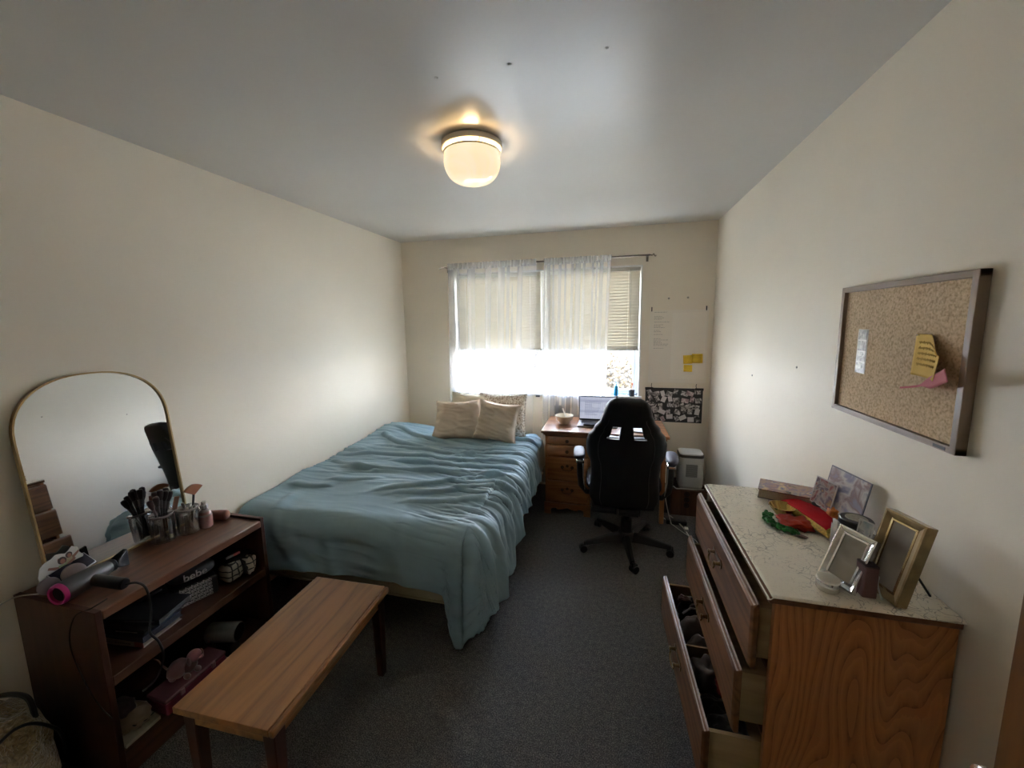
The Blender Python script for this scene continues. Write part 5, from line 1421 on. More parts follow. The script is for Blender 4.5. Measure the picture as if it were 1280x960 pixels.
vs = [Mf @ Vector((x, y, -0.012)) for x, y in outer] + [Mf @ Vector((x, y, 0.008)) for x, y in outer] + [Mf @ Vector((x, y, 0.008)) for x, y in inner] + [Mf @ Vector((x, y, -0.002)) for x, y in inner]
fs = []
for a in range(3):
    for k in range(n_): fs.append((a * n_ + k, a * n_ + (k + 1) % n_, (a + 1) * n_ + (k + 1) % n_, (a + 1) * n_ + k))
fs.append(tuple(range(n_))[::-1])
fv.add(vs, fs).build('gold_frame', P('mirror_gold', (0.48, 0.34, 0.16), 0.3, 0.9), mi, smooth=40)
M_mir = P('mirror_silver', (0.66, 0.69, 0.72), 0.015, 1.0)
MB().prism(arch(0.006), Mf @ Matrix.Translation((0, 0, -0.004)), 0.003).build('glass', M_mir, mi, smooth=0)

ZS = bh + 0.0005
# hair dryer
hd = thing('hair_dryer', 'grey hair dryer with a magenta ring lying on the bookcase', 'hair dryer', (-1.9, 0.93, ZS))
M_hd = P('dryer_grey', (0.045, 0.044, 0.042), 0.5, 0.0); M_mag = P('dryer_magenta', (0.42, 0.02, 0.16), 0.3, 0.3)
A_, B_ = Vector((-1.895, 0.838, ZS + 0.039)), Vector((-1.925, 1.005, ZS + 0.037)); ax = (B_ - A_).normalized(); L_ = (B_ - A_).length
MB().lathe([(0.034, 0.004), (0.038, 0.012), (0.0385, 0.03), (0.037, L_ * 0.6), (0.031, L_ * 0.85), (0.024, L_)], A_, 36, ax, caps=False).build('barrel', M_hd, hd, smooth=60)
MB().lathe([(0.026, 0.010), (0.028, 0.0), (0.034, -0.002), (0.0375, 0.004), (0.0385, 0.012)], A_, 36, ax, caps=False).build('magenta_ring', M_mag, hd, smooth=60)
MB().lathe([(0.026, 0.008), (0.020, 0.012), (0.0, 0.012)], A_, 30, ax).build('air_intake', P('dryer_black', (0.01, 0.01, 0.012), 0.5), hd)
MB().lathe([(0.025, L_), (0.026, L_ + 0.012), (0.018, L_ + 0.02), (0.0, L_ + 0.02)], A_, 30, ax).build('outlet', P('dryer_black2', (0.012, 0.012, 0.014), 0.3), hd)
nz_ = MB(); c1 = A_ + ax * (L_ + 0.018); s1 = Vector((0, 0, 1)); s2 = ax.cross(s1).normalized()
vs = []
for d_, w_, h_ in ((0, 0.017, 0.022), (0.022, 0.028, 0.016), (0.050, 0.040, 0.010)):
    c_ = c1 + ax * d_
    vs += [c_ + s1 * w_ * 1.0 * 0.9 + s2 * h_, c_ + s1 * w_ * 0.9 - s2 * h_, c_ - s1 * w_ * 0.9 - s2 * h_, c_ - s1 * w_ * 0.9 + s2 * h_]
nz_.add(vs, [(4 * a + b, 4 * a + (b + 1) % 4, 4 * a + 4 + (b + 1) % 4, 4 * a + 4 + b) for a in range(2) for b in range(4)] + [(3, 2, 1, 0), (8, 9, 10, 11)]).build('nozzle', P('dryer_black3', (0.012, 0.012, 0.014), 0.25), hd, bevel=0.003)
h0 = A_ + ax * 0.095; h1 = Vector((-1.762, 0.955, ZS + 0.024))
MB().tube([h0, h0 * 0.7 + h1 * 0.3, h1], [0.021, 0.0205, 0.021], 20).build('handle', M_hd, hd, smooth=50)
MB().tube([h1, h1 + (h1 - h0).normalized() * 0.006], [0.0205, 0.017], 20).build('handle_cap', P('dryer_black4', (0.012, 0.012, 0.014), 0.4), hd, smooth=50)
hc = cable('black hair dryer cord hanging over the bookcase front edge', [(-1.755, 0.957, ZS + 0.022), (-1.725, 0.975, ZS + 0.02), (-1.700, 0.985, ZS - 0.01), (-1.694, 0.985, 0.58), (-1.70, 0.975, 0.50), (-1.694, 0.995, 0.44), (-1.690, 1.00, 0.37), (-1.688, 0.965, 0.31), (-1.690, 0.92, 0.30)], 0.0042, P('cord_black', (0.012, 0.012, 0.013), 0.5))
cable('thin black wire draped over the near corner of the bookcase', [(-1.76, 0.90, ZS + 0.004), (-1.75, 0.850, ZS + 0.006), (-1.80, 0.828, ZS - 0.02), (-1.84, 0.824, 0.55), (-1.80, 0.823, 0.42), (-1.74, 0.823, 0.33), (-1.700, 0.83, 0.28)], 0.0022, P('wire_black', (0.01, 0.01, 0.01), 0.5))
cable('thin white wire running from the wall onto the bookcase top', [(-2.128, 0.70, 0.60), (-2.12, 0.76, 0.66), (-2.10, 0.82, ZS + 0.008), (-2.05, 0.86, ZS + 0.004), (-2.00, 0.875, ZS + 0.004)], 0.0025, P('wire_white', (0.5, 0.47, 0.4), 0.5))
pf = thing('phone', 'phone in a white case propped up behind the hair dryer', 'phone', (-2.0, 0.99, ZS))
Mp = frame_M((-1.990, 0.895, ZS + 0.022), (-0.018, 0.12, 0.02), (-0.05, 0.0, 0.05))
MB().box(0, 0.125, 0, 0.062, -0.009, 0, M=Mp).build('case', P('case_white', (0.42, 0.41, 0.40), 0.3), pf, bevel=0.004)
MB().box(0.004, 0.121, 0.004, 0.058, 0.0001, 0.001, M=Mp).build('screen', P('screen_dark', (0.012, 0.012, 0.02), 0.08), pf, smooth=0)
for i, (x, y, z, r_, nx, ny, lab) in enumerate(((-2.012, 0.875, ZS + 0.031, 0.030, 0.9, -0.35, 'pale pink makeup sponge nearer the wall beside the hair dryer'), (-1.965, 0.925, ZS + 0.058, 0.034, 0.75, -0.45, 'round pale pink powder puff resting on the hair dryer'))):
    o = thing('powder_puff' if i else 'makeup_sponge', lab, 'makeup', (x, y, ZS))
    d_ = Vector((nx, ny, 0.35)).normalized()
    MB().lathe([(0, -0.012), (r_ * 0.8, -0.012), (r_, -0.006), (r_, 0.006), (r_ * 0.85, 0.011), (0, 0.013)], (x, y, z), 30, d_).build('puff', P('puff_%d' % i, ((0.19, 0.155, 0.165), (0.30, 0.25, 0.255))[i], 0.8), o, smooth=60)
sd = thing('paper_cutout', 'white die cut card showing two girls in green dresses against the mirror', 'sticker', (-2.03, 0.94, ZS))
Ms = frame_M((-2.035, 0.868, ZS + 0.002), (0.0, 1, 0), (-0.010, 0, 0.125))
out_ = [(0.0, 0.0), (0.125, 0.0), (0.128, 0.02), (0.118, 0.035), (0.128, 0.05), (0.118, 0.062), (0.128, 0.078), (0.118, 0.095), (0.116, 0.118), (0.100, 0.130), (0.088, 0.118), (0.078, 0.112), (0.066, 0.118), (0.052, 0.122), (0.038, 0.112), (0.020, 0.108), (0.004, 0.095), (-0.004, 0.06)]
MB().prism(out_, Ms, 0.0015).build('card', P('sticker_white', (0.46, 0.45, 0.42), 0.4), sd, smooth=0)
def blob(pts, z, nm, c):
    MB().prism(pts, Ms @ Matrix.Translation((0, 0, z)), 0.0004).build(nm, P('ink_' + nm + str(round(c[0], 3)), c, 0.5), sd, smooth=0)
def el(cx, cy, rx, ry, n=14, rot=0): return [(cx + rx * cos(2 * pi * k / n) * cos(rot) - ry * sin(2 * pi * k / n) * sin(rot), cy + rx * cos(2 * pi * k / n) * sin(rot) + ry * sin(2 * pi * k / n) * cos(rot)) for k in range(n)]
for (cx, cy, s_, zz) in ((0.086, 0.066, 0.72, 0.0016), (0.064, 0.046, 0.9, 0.0030)):
    blob([(cx - 0.030 * s_, cy - 0.022), (cx + 0.030 * s_, cy - 0.022), (cx + 0.016 * s_, cy + 0.030), (cx - 0.012 * s_, cy + 0.030)], zz, 'dress', (0.20, 0.26, 0.12) if s_ == 0.9 else (0.26, 0.22, 0.13))
    blob(el(cx + 0.001, cy + 0.050 * s_, 0.014 * s_, 0.016 * s_), zz + 0.0004, 'hair', (0.035, 0.015, 0.012))
    blob(el(cx + 0.002, cy + 0.046 * s_, 0.008 * s_, 0.011 * s_), zz + 0.0009, 'face', (0.24, 0.10, 0.06))
    blob([(cx - 0.012 * s_, cy + 0.026), (cx - 0.042 * s_, cy + 0.038), (cx - 0.046 * s_, cy + 0.030), (cx - 0.014 * s_, cy + 0.014)], zz + 0.0005, 'arm', (0.22, 0.09, 0.06))
    blob([(cx + 0.012 * s_, cy + 0.026), (cx + 0.040 * s_, cy + 0.040), (cx + 0.044 * s_, cy + 0.033), (cx + 0.014 * s_, cy + 0.014)], zz + 0.0005, 'arm', (0.20, 0.085, 0.055))

# brush jars
M_glass = glassy('jar_glass', (0.86, 0.85, 0.84), 0.10, 0.05)
def jar(name, label, x, y, r_, h_, rimcol):
    o = thing(name, label, 'jar', (x, y, ZS))
    MB().lathe([(0.0, 0.001), (r_ * 0.92, 0.001), (r_, 0.008), (r_, h_ - 0.02), (r_ * 0.93, h_ - 0.012), (r_ * 0.97, h_), (r_ * 0.93, h_), (r_ * 0.89, h_ - 0.014), (r_ * 0.95, h_ - 0.022), (r_ * 0.95, 0.010), (0, 0.006)], (x, y, ZS), 32).build('glass_body', M_glass, o)
    MB().lathe([(r_ * 0.99, h_ - 0.010), (r_ * 1.04, h_ - 0.006), (r_ * 1.04, h_ - 0.001), (r_ * 0.98, h_ + 0.001), (r_ * 0.94, h_)], (x, y, ZS), 32).build('rim', P('rim_' + name + str(round(y, 2)), rimcol, 0.25, 0.3, coat=0.5), o)
    return o
JA, JB = (-1.992, 1.250), (-1.955, 1.335)
jar('brush_jar', 'glass jar crammed with dark makeup brushes, nearer the mirror middle', *JA, 0.044, 0.130, (0.20, 0.17, 0.16))
jar('brush_jar', 'glass jar holding the fan brush, beside the pink bottle', *JB, 0.045, 0.125, (0.25, 0.21, 0.20))
M_bh = P('brush_handle_black', (0.014, 0.012, 0.013), 0.3); M_br1 = fabric('bristle_dark', (0.030, 0.018, 0.018), 0.9); M_fer = P('ferrule', (0.10, 0.09, 0.09), 0.3, 0.8)
rs = random.Random(12)
def brush(jx, jy, dx, dy, h_, kind, k, lab, grp):
    o = thing('makeup_brush', lab, 'brush', (jx, jy, ZS), group=grp)
    b0 = Vector((jx - dx * 0.3, jy - dy * 0.3, ZS + 0.012)); top = Vector((jx + dx, jy + dy, ZS + h_)); d_ = (top - b0).normalized()
    MB().cyl(b0, b0 + d_ * (h_ * 0.62), 0.003, 0.0045, 8).build('handle', M_bh, o)
    MB().cyl(b0 + d_ * (h_ * 0.62), b0 + d_ * (h_ * 0.78), 0.0048, 0.0065, 10).build('ferrule', M_fer, o)
    s_ = b0 + d_ * (h_ * 0.78)
    if kind == 'flat':
        MB().lathe([(0.0065, 0), (0.0105, 0.015), (0.0125, 0.034), (0.010, 0.044), (0.0, 0.048)], s_, 14, d_).build('bristles', M_br1, o)
for k, (dx, dy, h_) in enumerate(((0.006, -0.042, 0.205), (-0.004, -0.012, 0.235), (0.010, 0.002, 0.240), (-0.010, 0.018, 0.232), (0.012, 0.022, 0.228), (0.000, 0.034, 0.242), (0.016, -0.022, 0.215), (0.014, 0.040, 0.222))):
    brush(*JA, dx, dy, h_, 'flat', k, 'one of the dark brushes crowded together in the jar nearer the mirror middle', 'dark brushes in the crowded jar')
pal = thing('makeup_palette', 'rose gold palette edge leaning between the two brush jars', 'makeup', (-1.985, 1.29, ZS))
Mq = frame_M((-1.985, 1.292, ZS + 0.128), (0.25, 1, -0.25), (-0.02, -0.28, 1))
MB().box(0, 0.020, 0, 0.062, -0.006, 0, M=Mq).build('case', P('rose_gold', (0.30, 0.14, 0.10), 0.35, 0.4), pal, bevel=0.002)
MB().cyl((-1.975, 1.305, ZS + 0.012), Mq @ Vector((0.010, 0.004, -0.003)), 0.003, n=8).build('stick', M_bh, pal)
fb_ = thing('fan_brush', 'wide fan shaped makeup brush with copper bristles standing in the jar', 'brush', (JB[0], JB[1], ZS))
MB().cyl((JB[0], JB[1] + 0.01, ZS + 0.012), (JB[0] + 0.005, JB[1] + 0.035, ZS + 0.175), 0.0035, 0.005, 10).build('handle', M_bh, fb_)
def fanf(u, v):
    a = (u - 0.5) * 1.9; r_ = 0.052 * v
    return Vector((JB[0] + 0.005, JB[1] + 0.035 + r_ * sin(a), ZS + 0.172 + r_ * cos(a * 0.9) * (1 - 0.10 * abs(a))))
MB().grid(fanf, 26, 8).build('bristles', fabric('copper_bristle', (0.30, 0.115, 0.05), 0.8, 0.3), fb_, solid=0.012, soff=0, smooth=180)
for k, (dx, dy, h_, c) in enumerate(((-0.010, -0.010, 0.150, (0.25, 0.2, 0.18)), (0.010, 0.012, 0.140, (0.45, 0.42, 0.40)))):
    o = thing('makeup_pencil', ['darker stubby pencil in the fan brush jar', 'pale stubby pencil in the fan brush jar'][k], 'makeup', (JB[0], JB[1], ZS))
    MB().cyl((JB[0] - dx, JB[1] - dy, ZS + 0.012), (JB[0] + dx, JB[1] + dy, ZS + h_), 0.006, n=10).build('body', P('pencil_%d' % k, c, 0.4), o)
for (jx, jy, s_) in ((JA[0] + 0.008, JA[1] - 0.012, 0), (JA[0] + 0.020, JA[1] + 0.018, 1), (JB[0] + 0.012, JB[1] - 0.018, 2)):
    o = thing('mascara', ['dark lipstick tube near the left inside of the crowded brush jar', 'dark tube with a yellowish base inside the crowded brush jar', 'dark tube standing inside the fan brush jar'][s_], 'makeup', (jx, jy, ZS))
    MB().cyl((jx, jy, ZS + 0.008), (jx, jy, ZS + 0.028), 0.0085, n=14).build('base', P('tube_base%d' % s_, ((0.09, 0.08, 0.06), (0.30, 0.24, 0.12), (0.05, 0.04, 0.04))[s_], 0.4), o)
    MB().cyl((jx, jy, ZS + 0.028), (jx, jy, ZS + 0.095), 0.008, n=14).build('tube', P('tube_dark%d' % s_, (0.02, 0.016, 0.016), 0.3), o)
pbt = thing('pink_bottle', 'glass bottle of pink lotion with a clear stopper by the brush jars', 'bottle', (-1.925, 1.392, ZS))
q = (-1.925, 1.392, ZS)
MB().lathe([(0.0, 0), (0.026, 0.0), (0.029, 0.004), (0.029, 0.066), (0.020, 0.084), (0.012, 0.090)], q, 30).build('bottle_body', P('pink_lotion', (0.27, 0.155, 0.145), 0.12, coat=0.8), pbt)
MB().lathe([(0.0295, 0.068), (0.0293, 0.060), (0.0205, 0.084), (0.0125, 0.0905), (0.0125, 0.096)], q, 30).build('shoulder', P('clear_shoulder', (0.30, 0.27, 0.25), 0.06, coat=1.0), pbt)
MB().lathe([(0.013, 0.096), (0.017, 0.098), (0.017, 0.112), (0.013, 0.114), (0.010, 0.118), (0.010, 0.130), (0.0, 0.131)], q, 8).build('stopper', P('stopper_clear', (0.52, 0.50, 0.47), 0.05, coat=1.0), pbt, smooth=20)
rl_ = thing('rolled_towel', 'small rolled pink towel behind the pink bottle', 'towel', (-1.93, 1.462, ZS))
a0, a1 = Vector((-2.03, 1.430, ZS + 0.026)), Vector((-1.88, 1.470, ZS + 0.026)); d_ = (a1 - a0).normalized()
MB().lathe([(0.0, -0.004), (0.016, -0.002), (0.024, 0.006), (0.0255, 0.02), (0.0245, 0.07), (0.0255, 0.11), (0.025, 0.145), (0.018, 0.154), (0.0, 0.156)], a0, 26, d_).build('roll', fabric('pink_terry', (0.26, 0.12, 0.09), 0.95, 0.2, 200, 0.5), rl_, smooth=70)

# middle shelf
Z2 = 0.4205
bkcol = [((0.30, 0.235, 0.19), 'bottom book of the shelf stack, with a cream and red spine'), ((0.013, 0.022, 0.05), 'navy book second from the bottom of the shelf stack'), ((0.03, 0.032, 0.036), 'charcoal book with a white bar on its spine, third in the stack'), ((0.020, 0.020, 0.021), 'black book on the top of the shelf stack')]
z = Z2
for k, (c, lab) in enumerate(bkcol):
    h_ = (0.022, 0.024, 0.018, 0.024)[k]
    o = thing('book', lab, 'book', (-1.85, 1.0, z), group=None)
    ang = radians((6, 4, 8, 12)[k])
    Mb = Matrix.Translation((-1.866 + (0, 0.004, -0.002, 0.022)[k], 0.985 + (0, 0.002, 0.006, 0.030)[k], z)) @ Matrix.Rotation(ang, 4, 'Z')
    w_, d__ = (0.235, 0.24, 0.23, 0.25)[k], 0.13
    cv = MB().box(-w_ / 2, w_ / 2, -0.02, d__, 0, 0.0025, M=Mb).box(-w_ / 2, w_ / 2, -0.02, d__, h_ - 0.0025, h_, M=Mb).box(-w_ / 2, w_ / 2, -0.022, -0.019, 0, h_, M=Mb)
    cv.build('cover', P('book_col%d' % k, c, 0.35, coat=0.3), o, bevel=0.0006)
    MB().box(-w_ / 2 + 0.004, w_ / 2 - 0.004, -0.018, d__ - 0.004, 0.0025, h_ - 0.0025, M=Mb).build('page_block', P('pages_dim%d' % k, ((0.24, 0.20, 0.15), (0.02, 0.02, 0.03), (0.05, 0.05, 0.05), (0.02, 0.02, 0.02))[k], 0.8), o, smooth=0)
    lb = MB()
    if k == 0: lb.box(w_ / 2 - 0.040, w_ / 2 + 0.0004, -0.0228, -0.0218, 0.001, h_ - 0.001, M=Mb)
    if k == 1: lb.box(-w_ / 2 + 0.03, w_ / 2 - 0.08, -0.0228, -0.0218, 0.010, 0.014, M=Mb)
    if k == 2: lb.box(-0.01, w_ / 2 - 0.03, -0.0228, -0.0218, 0.005, 0.009, M=Mb)
    if k == 3: lb.box(-0.02, w_ / 2 - 0.02, -0.0228, -0.0218, 0.014, 0.018, M=Mb)
    lb.build('spine_label', P('spine_ink%d' % k, ((0.22, 0.05, 0.03), (0.06, 0.09, 0.15), (0.45, 0.45, 0.45), (0.13, 0.13, 0.13))[k], 0.4), o, smooth=0)
    if k == 0:
        sl = MB(); rs2 = random.Random(3); x = -0.09
        while x < 0.05:
            ww = rs2.uniform(0.004, 0.012); sl.box(x, x + ww, -0.0228, -0.0218, 0.009, 0.013, M=Mb); x += ww + 0.004
        sl.build('spine_title', P('spine_title', (0.10, 0.07, 0.06), 0.6), o, smooth=0)
    z += h_ + 0.0006
ld_ = thing('round_tin', 'small round pale tin lying on the shelf next to the patterned wallet', 'tin', (-1.875, 1.150, Z2))
MB().lathe([(0.0, 0), (0.024, 0), (0.025, 0.003), (0.025, 0.013), (0.022, 0.016), (0, 0.016)], (-1.858, 1.142, Z2), 28).build('tin_body', P('tin_pale', (0.26, 0.235, 0.19), 0.35, 0.2), ld_)
bg = thing('black_bag', 'black soft bag slumped at the back of the shelf behind the books', 'bag', (-1.98, 1.12, Z2))
MB().ball((-1.985, 1.13, Z2 + 0.066), (0.080, 0.075, 0.062), 30, 18, bump=0.10, seed=3, sq=0.75).build('body', fabric('bag_black', (0.012, 0.012, 0.013), 0.6), bg, smooth=180)
MB().tube([(-1.91, 1.07, Z2 + 0.07), (-1.895, 1.09, Z2 + 0.10), (-1.895, 1.15, Z2 + 0.10), (-1.91, 1.18, Z2 + 0.06)], 0.004, 8).build('strap', M_bh, bg)
# patterned wallet and pouch with their lettering
M_lw = P('lettering_white', (0.40, 0.38, 0.36), 0.5)
wa = thing('patterned_wallet', 'black zip wallet covered in white repeated lettering, standing on the shelf', 'wallet', (-1.83, 1.22, Z2))
wax = Vector((0.058, 0.149, 0)).normalized(); wo_ = Vector((-1.835, 1.150, Z2 + 0.0))
Mw = frame_M(wo_, wax, (0, 0, 1))
MB().box(0, 0.165, 0, 0.088, -0.055, 0.0, M=Mw).build('body', P('wallet_black', (0.012, 0.012, 0.012), 0.3, coat=0.4), wa, bevel=0.007, seg=3)
rows = ['bebebebebeb', 'ebebebebebe', 'bebebebebeb', 'ebebebebebe', 'bebebebebeb']
text('lettering', '\n'.join(rows), 0.0255, Mw @ Matrix.Translation((0.083, 0.0445, 0.0004)), M_lw, wa, 0.0004, 'CENTER', 0.86, 0.66, 0.0003)
po_ = thing('black_pouch', 'black pouch with large white lettering lying on the patterned wallet', 'pouch', (-1.87, 1.25, Z2 + 0.09))
px_ = Vector((0.055, 0.150, 0)).normalized(); Mpo = frame_M((-1.885, 1.170, Z2 + 0.089), px_, (-0.01, 0, 1))
MB().ball((0, 0, 0), (0.088, 0.028, 0.045), 28, 14, M=Mpo @ Matrix.Translation((0.088, 0.031, -0.010)), sq=0.7).build('body', fabric('pouch_black', (0.014, 0.014, 0.015), 0.45), po_, smooth=180)
text('lettering', 'bebe', 0.046, Mpo @ Matrix.Translation((0.090, 0.030, 0.0365)), M_lw, po_, 0.0006, 'CENTER', 1.0, 1.0, 0.0004)
# checked cosmetic bag
def check_mat():
    t = NT('check_cloth'); co = t.coords()
    sx_ = t.n('ShaderNodeSeparateXYZ'); t.l(co, sx_.inputs[0])
    def stripes(out, sc_, th_):
        m_ = t.n('ShaderNodeMath', operation='MULTIPLY'); m_.inputs[1].default_value = sc_; t.l(out, m_.inputs[0])
        f_ = t.n('ShaderNodeMath', operation='FRACT'); t.l(m_.outputs[0], f_.inputs[0])
        l_ = t.n('ShaderNodeMath', operation='LESS_THAN'); l_.inputs[1].default_value = th_; t.l(f_.outputs[0], l_.inputs[0]); return l_.outputs[0]
    a = stripes(sx_.outputs['Y'], 34, 0.22); b = stripes(sx_.outputs['Z'], 34, 0.22)
    mx = t.n('ShaderNodeMath', operation='MAXIMUM'); t.l(a, mx.inputs[0]); t.l(b, mx.inputs[1])
    mc = t.n('ShaderNodeMix', data_type='RGBA'); mc.inputs['A'].default_value = (0.34, 0.30, 0.23, 1); mc.inputs['B'].default_value = (0.02, 0.02, 0.02, 1)
    t.l(mx.outputs[0], mc.inputs['Factor']); t.l(mc.outputs['Result'], t.b.inputs['Base Color']); t.b.inputs['Roughness'].default_value = 0.7
    return t.m
ck = thing('checked_bag', 'black and white checked cosmetic bag at the far end of the shelf', 'bag', (-1.80, 1.42, Z2))
MB().ball((-1.800, 1.390, Z2 + 0.048), (0.042, 0.040, 0.048), 24, 16, bump=0.25, seed=2, sq=0.6).build('side_panel', check_mat(), ck, smooth=180)
MB().ball((-1.765, 1.450, Z2 + 0.046), (0.035, 0.026, 0.046), 24, 16, bump=0.25, seed=5, sq=0.6).build('front_panel', bpy.data.materials['check_cloth'], ck, smooth=180)
MB().tube([(-1.775, 1.425, Z2 + 0.002), (-1.757, 1.424, Z2 + 0.05), (-1.780, 1.424, Z2 + 0.098)], 0.004, 8).build('piping', M_bh, ck)
MB().ball((-1.800, 1.425, Z2 + 0.098), (0.040, 0.062, 0.014), 22, 10, bump=0.3, seed=7).build('zip_top', P('zip_black', (0.012, 0.012, 0.012), 0.5), ck, smooth=180)
lg_ = thing('lip_gloss', 'pink lip gloss tube lying on top of the checked bag', 'makeup', (-1.79, 1.40, Z2 + 0.112))
MB().cyl((-1.800, 1.372, Z2 + 0.118), (-1.790, 1.402, Z2 + 0.119), 0.006, n=12).build('tube', P('gloss_white', (0.28, 0.27, 0.26), 0.3), lg_)
MB().cyl((-1.790, 1.402, Z2 + 0.119), (-1.782, 1.428, Z2 + 0.120), 0.0065, n=12).build('cap', P('gloss_pink', (0.55, 0.12, 0.16), 0.3), lg_)

# bottom shelf
Z3 = 0.1155
sk = thing('speaker', 'grey cylindrical speaker lying on its side on the lower shelf', 'speaker', (-1.76, 1.30, Z3))
s0, s1 = Vector((-1.815, 1.265, Z3 + 0.112)), Vector((-1.680, 1.305, Z3 + 0.112)); d_ = (s1 - s0).normalized()
MB().lathe([(0.0, 0), (0.036, 0.0), (0.042, 0.006), (0.043, 0.13), (0.040, 0.137), (0.036, 0.137), (0.036, 0.128), (0, 0.128)], s0, 36, d_).build('body', P('speaker_grey', (0.17, 0.16, 0.155), 0.5), sk, smooth=60)
MB().lathe([(0.037, 0.137), (0.034, 0.133), (0.0, 0.133)], s0, 36, d_).build('front_face', P('speaker_black', (0.008, 0.008, 0.010), 0.3), sk, smooth=60)
Msk = frame_M(s0 + d_ * 0.1338, Vector((-d_.y, d_.x, 0)), (0, 0, 1))
MB().box(-0.006, 0.010, -0.002, 0.002, 0, 0.0006, M=Msk).box(-0.007, -0.003, -0.004, 0.004, 0, 0.0006, M=Msk).build('emblem', P('emblem_white', (0.5, 0.5, 0.5), 0.5), sk, smooth=0)
MB().lathe([(0.0, 0), (0.006, 0.0), (0.006, 0.002), (0, 0.003)], s0 + d_ * 0.03 + Vector((0.008, -0.041, -0.010)), 14, (0.2, -1, -0.2)).build('button', P('button_pink', (0.35, 0.2, 0.18), 0.4), sk)
MB().box(-1.79, -1.70, 1.265, 1.315, Z3, Z3 + 0.072).build('dark_stand', P('stand_dark', (0.02, 0.018, 0.018), 0.5), sk, bevel=0.006)
pt = thing('pink_case', 'long translucent pink plastic case on the lower shelf', 'case', (-1.75, 1.12, Z3))
M_pk = P('pink_plastic', (0.24, 0.055, 0.095), 0.25, coat=0.5)
Mpk = frame_M((-1.690, 0.985, Z3), Vector((0.0, 1, 0)), (-1, 0.0, 0))
PKX = [(-1.800, 0.990), (-1.690, 0.985), (-1.690, 1.235), (-1.800, 1.240)]
slab('tray', M_pk, pt, PKX, Z3, Z3 + 0.055, 0.006)
slab('lid', P('pink_lid', (0.23, 0.10, 0.125), 0.15, coat=0.6), pt, lerp_quad(PKX, 1.02), Z3 + 0.0555, Z3 + 0.070, 0.005)
for yy in (1.045, 1.175): box('latch', P('latch_pink', (0.30, 0.12, 0.15), 0.3), pt, -1.6885, -1.683, yy - 0.008, yy + 0.008, Z3 + 0.045, Z3 + 0.068, 0.002)
pl = thing('plush_pig', 'small pink plush animal with floppy ears and thin tail sitting on the pink case', 'plush toy', (-1.75, 1.10, Z3 + 0.07))
M_pl = fabric('plush_pink', (0.24, 0.125, 0.125), 0.95, 0.5, 260, 0.4); M_pl2 = fabric('plush_rose', (0.40, 0.15, 0.165), 0.95, 0.5, 260, 0.4)
zc = Z3 + 0.070
bd = MB(); bd.ball((-1.760, 1.085, zc + 0.036), (0.032, 0.040, 0.038), 24, 16, bump=0.1, seed=1)
bd.ball((-1.735, 1.115, zc + 0.030), (0.024, 0.028, 0.028), 20, 12)
bd.build('body', M_pl, pl, smooth=180)
hdm = MB(); hdm.ball((-1.722, 1.128, zc + 0.068), (0.026, 0.026, 0.024), 22, 14); hdm.ball((-1.702, 1.138, zc + 0.060), (0.012, 0.011, 0.009), 14, 8)
hdm.build('head', M_pl2, pl, smooth=180)
for s_ in (-1, 1):
    MB().ball((-1.722 + 0.004, 1.128 + s_ * 0.026, zc + 0.062), (0.011, 0.006, 0.019), 14, 8).build('ear', M_pl, pl, smooth=180)
    MB().ball((-1.7005, 1.132 + s_ * 0.008 + 0.003, zc + 0.069), 0.0022, 8, 6).build('eye', M_bh, pl, smooth=180)
for (x, y) in ((-1.712, 1.085), (-1.708, 1.125), (-1.76, 1.060), (-1.755, 1.128)):
    MB().ball((x, y, zc + 0.012), (0.016, 0.011, 0.012), 14, 8).build('leg', M_pl, pl, smooth=180)
MB().tube([(-1.775, 1.055, zc + 0.060), (-1.785, 1.045, zc + 0.085), (-1.790, 1.040, zc + 0.110), (-1.793, 1.028, zc + 0.128)], [0.004, 0.0035, 0.003, 0.002], 8).build('tail', M_pl, pl, smooth=180)
pa = thing('white_box', 'flat white card box lying open on the lower shelf', 'box', (-1.76, 0.93, Z3))
slab('box_body', P('card_white', (0.30, 0.265, 0.20), 0.7), pa, [(-1.815, 0.862), (-1.712, 0.860), (-1.712, 0.975), (-1.830, 0.990)], Z3, Z3 + 0.014, 0.001)
cl = thing('beige_pouch', 'crumpled beige pouch with dark trim on top of the flat white box', 'pouch', (-1.82, 0.95, Z3 + 0.014))
MB().ball((-1.800, 0.928, Z3 + 0.014 + 0.026), (0.078, 0.054, 0.026), 30, 18, bump=0.35, seed=11, sq=0.8).build('cloth', fabric('beige_cloth', (0.22, 0.155, 0.11), 0.9), cl, smooth=180)
MB().ball((-1.830, 0.920, Z3 + 0.014 + 0.060), (0.050, 0.038, 0.022), 24, 14, bump=0.3, seed=14, sq=0.85).build('upper_fold', fabric('mauve_cloth', (0.11, 0.075, 0.075), 0.9), cl, smooth=180)
MB().tube([(-1.770, 0.895, Z3 + 0.055), (-1.735, 0.905, Z3 + 0.040), (-1.724, 0.935, Z3 + 0.036), (-1.728, 0.965, Z3 + 0.036)], 0.0025, 6).build('trim', M_bh, cl)

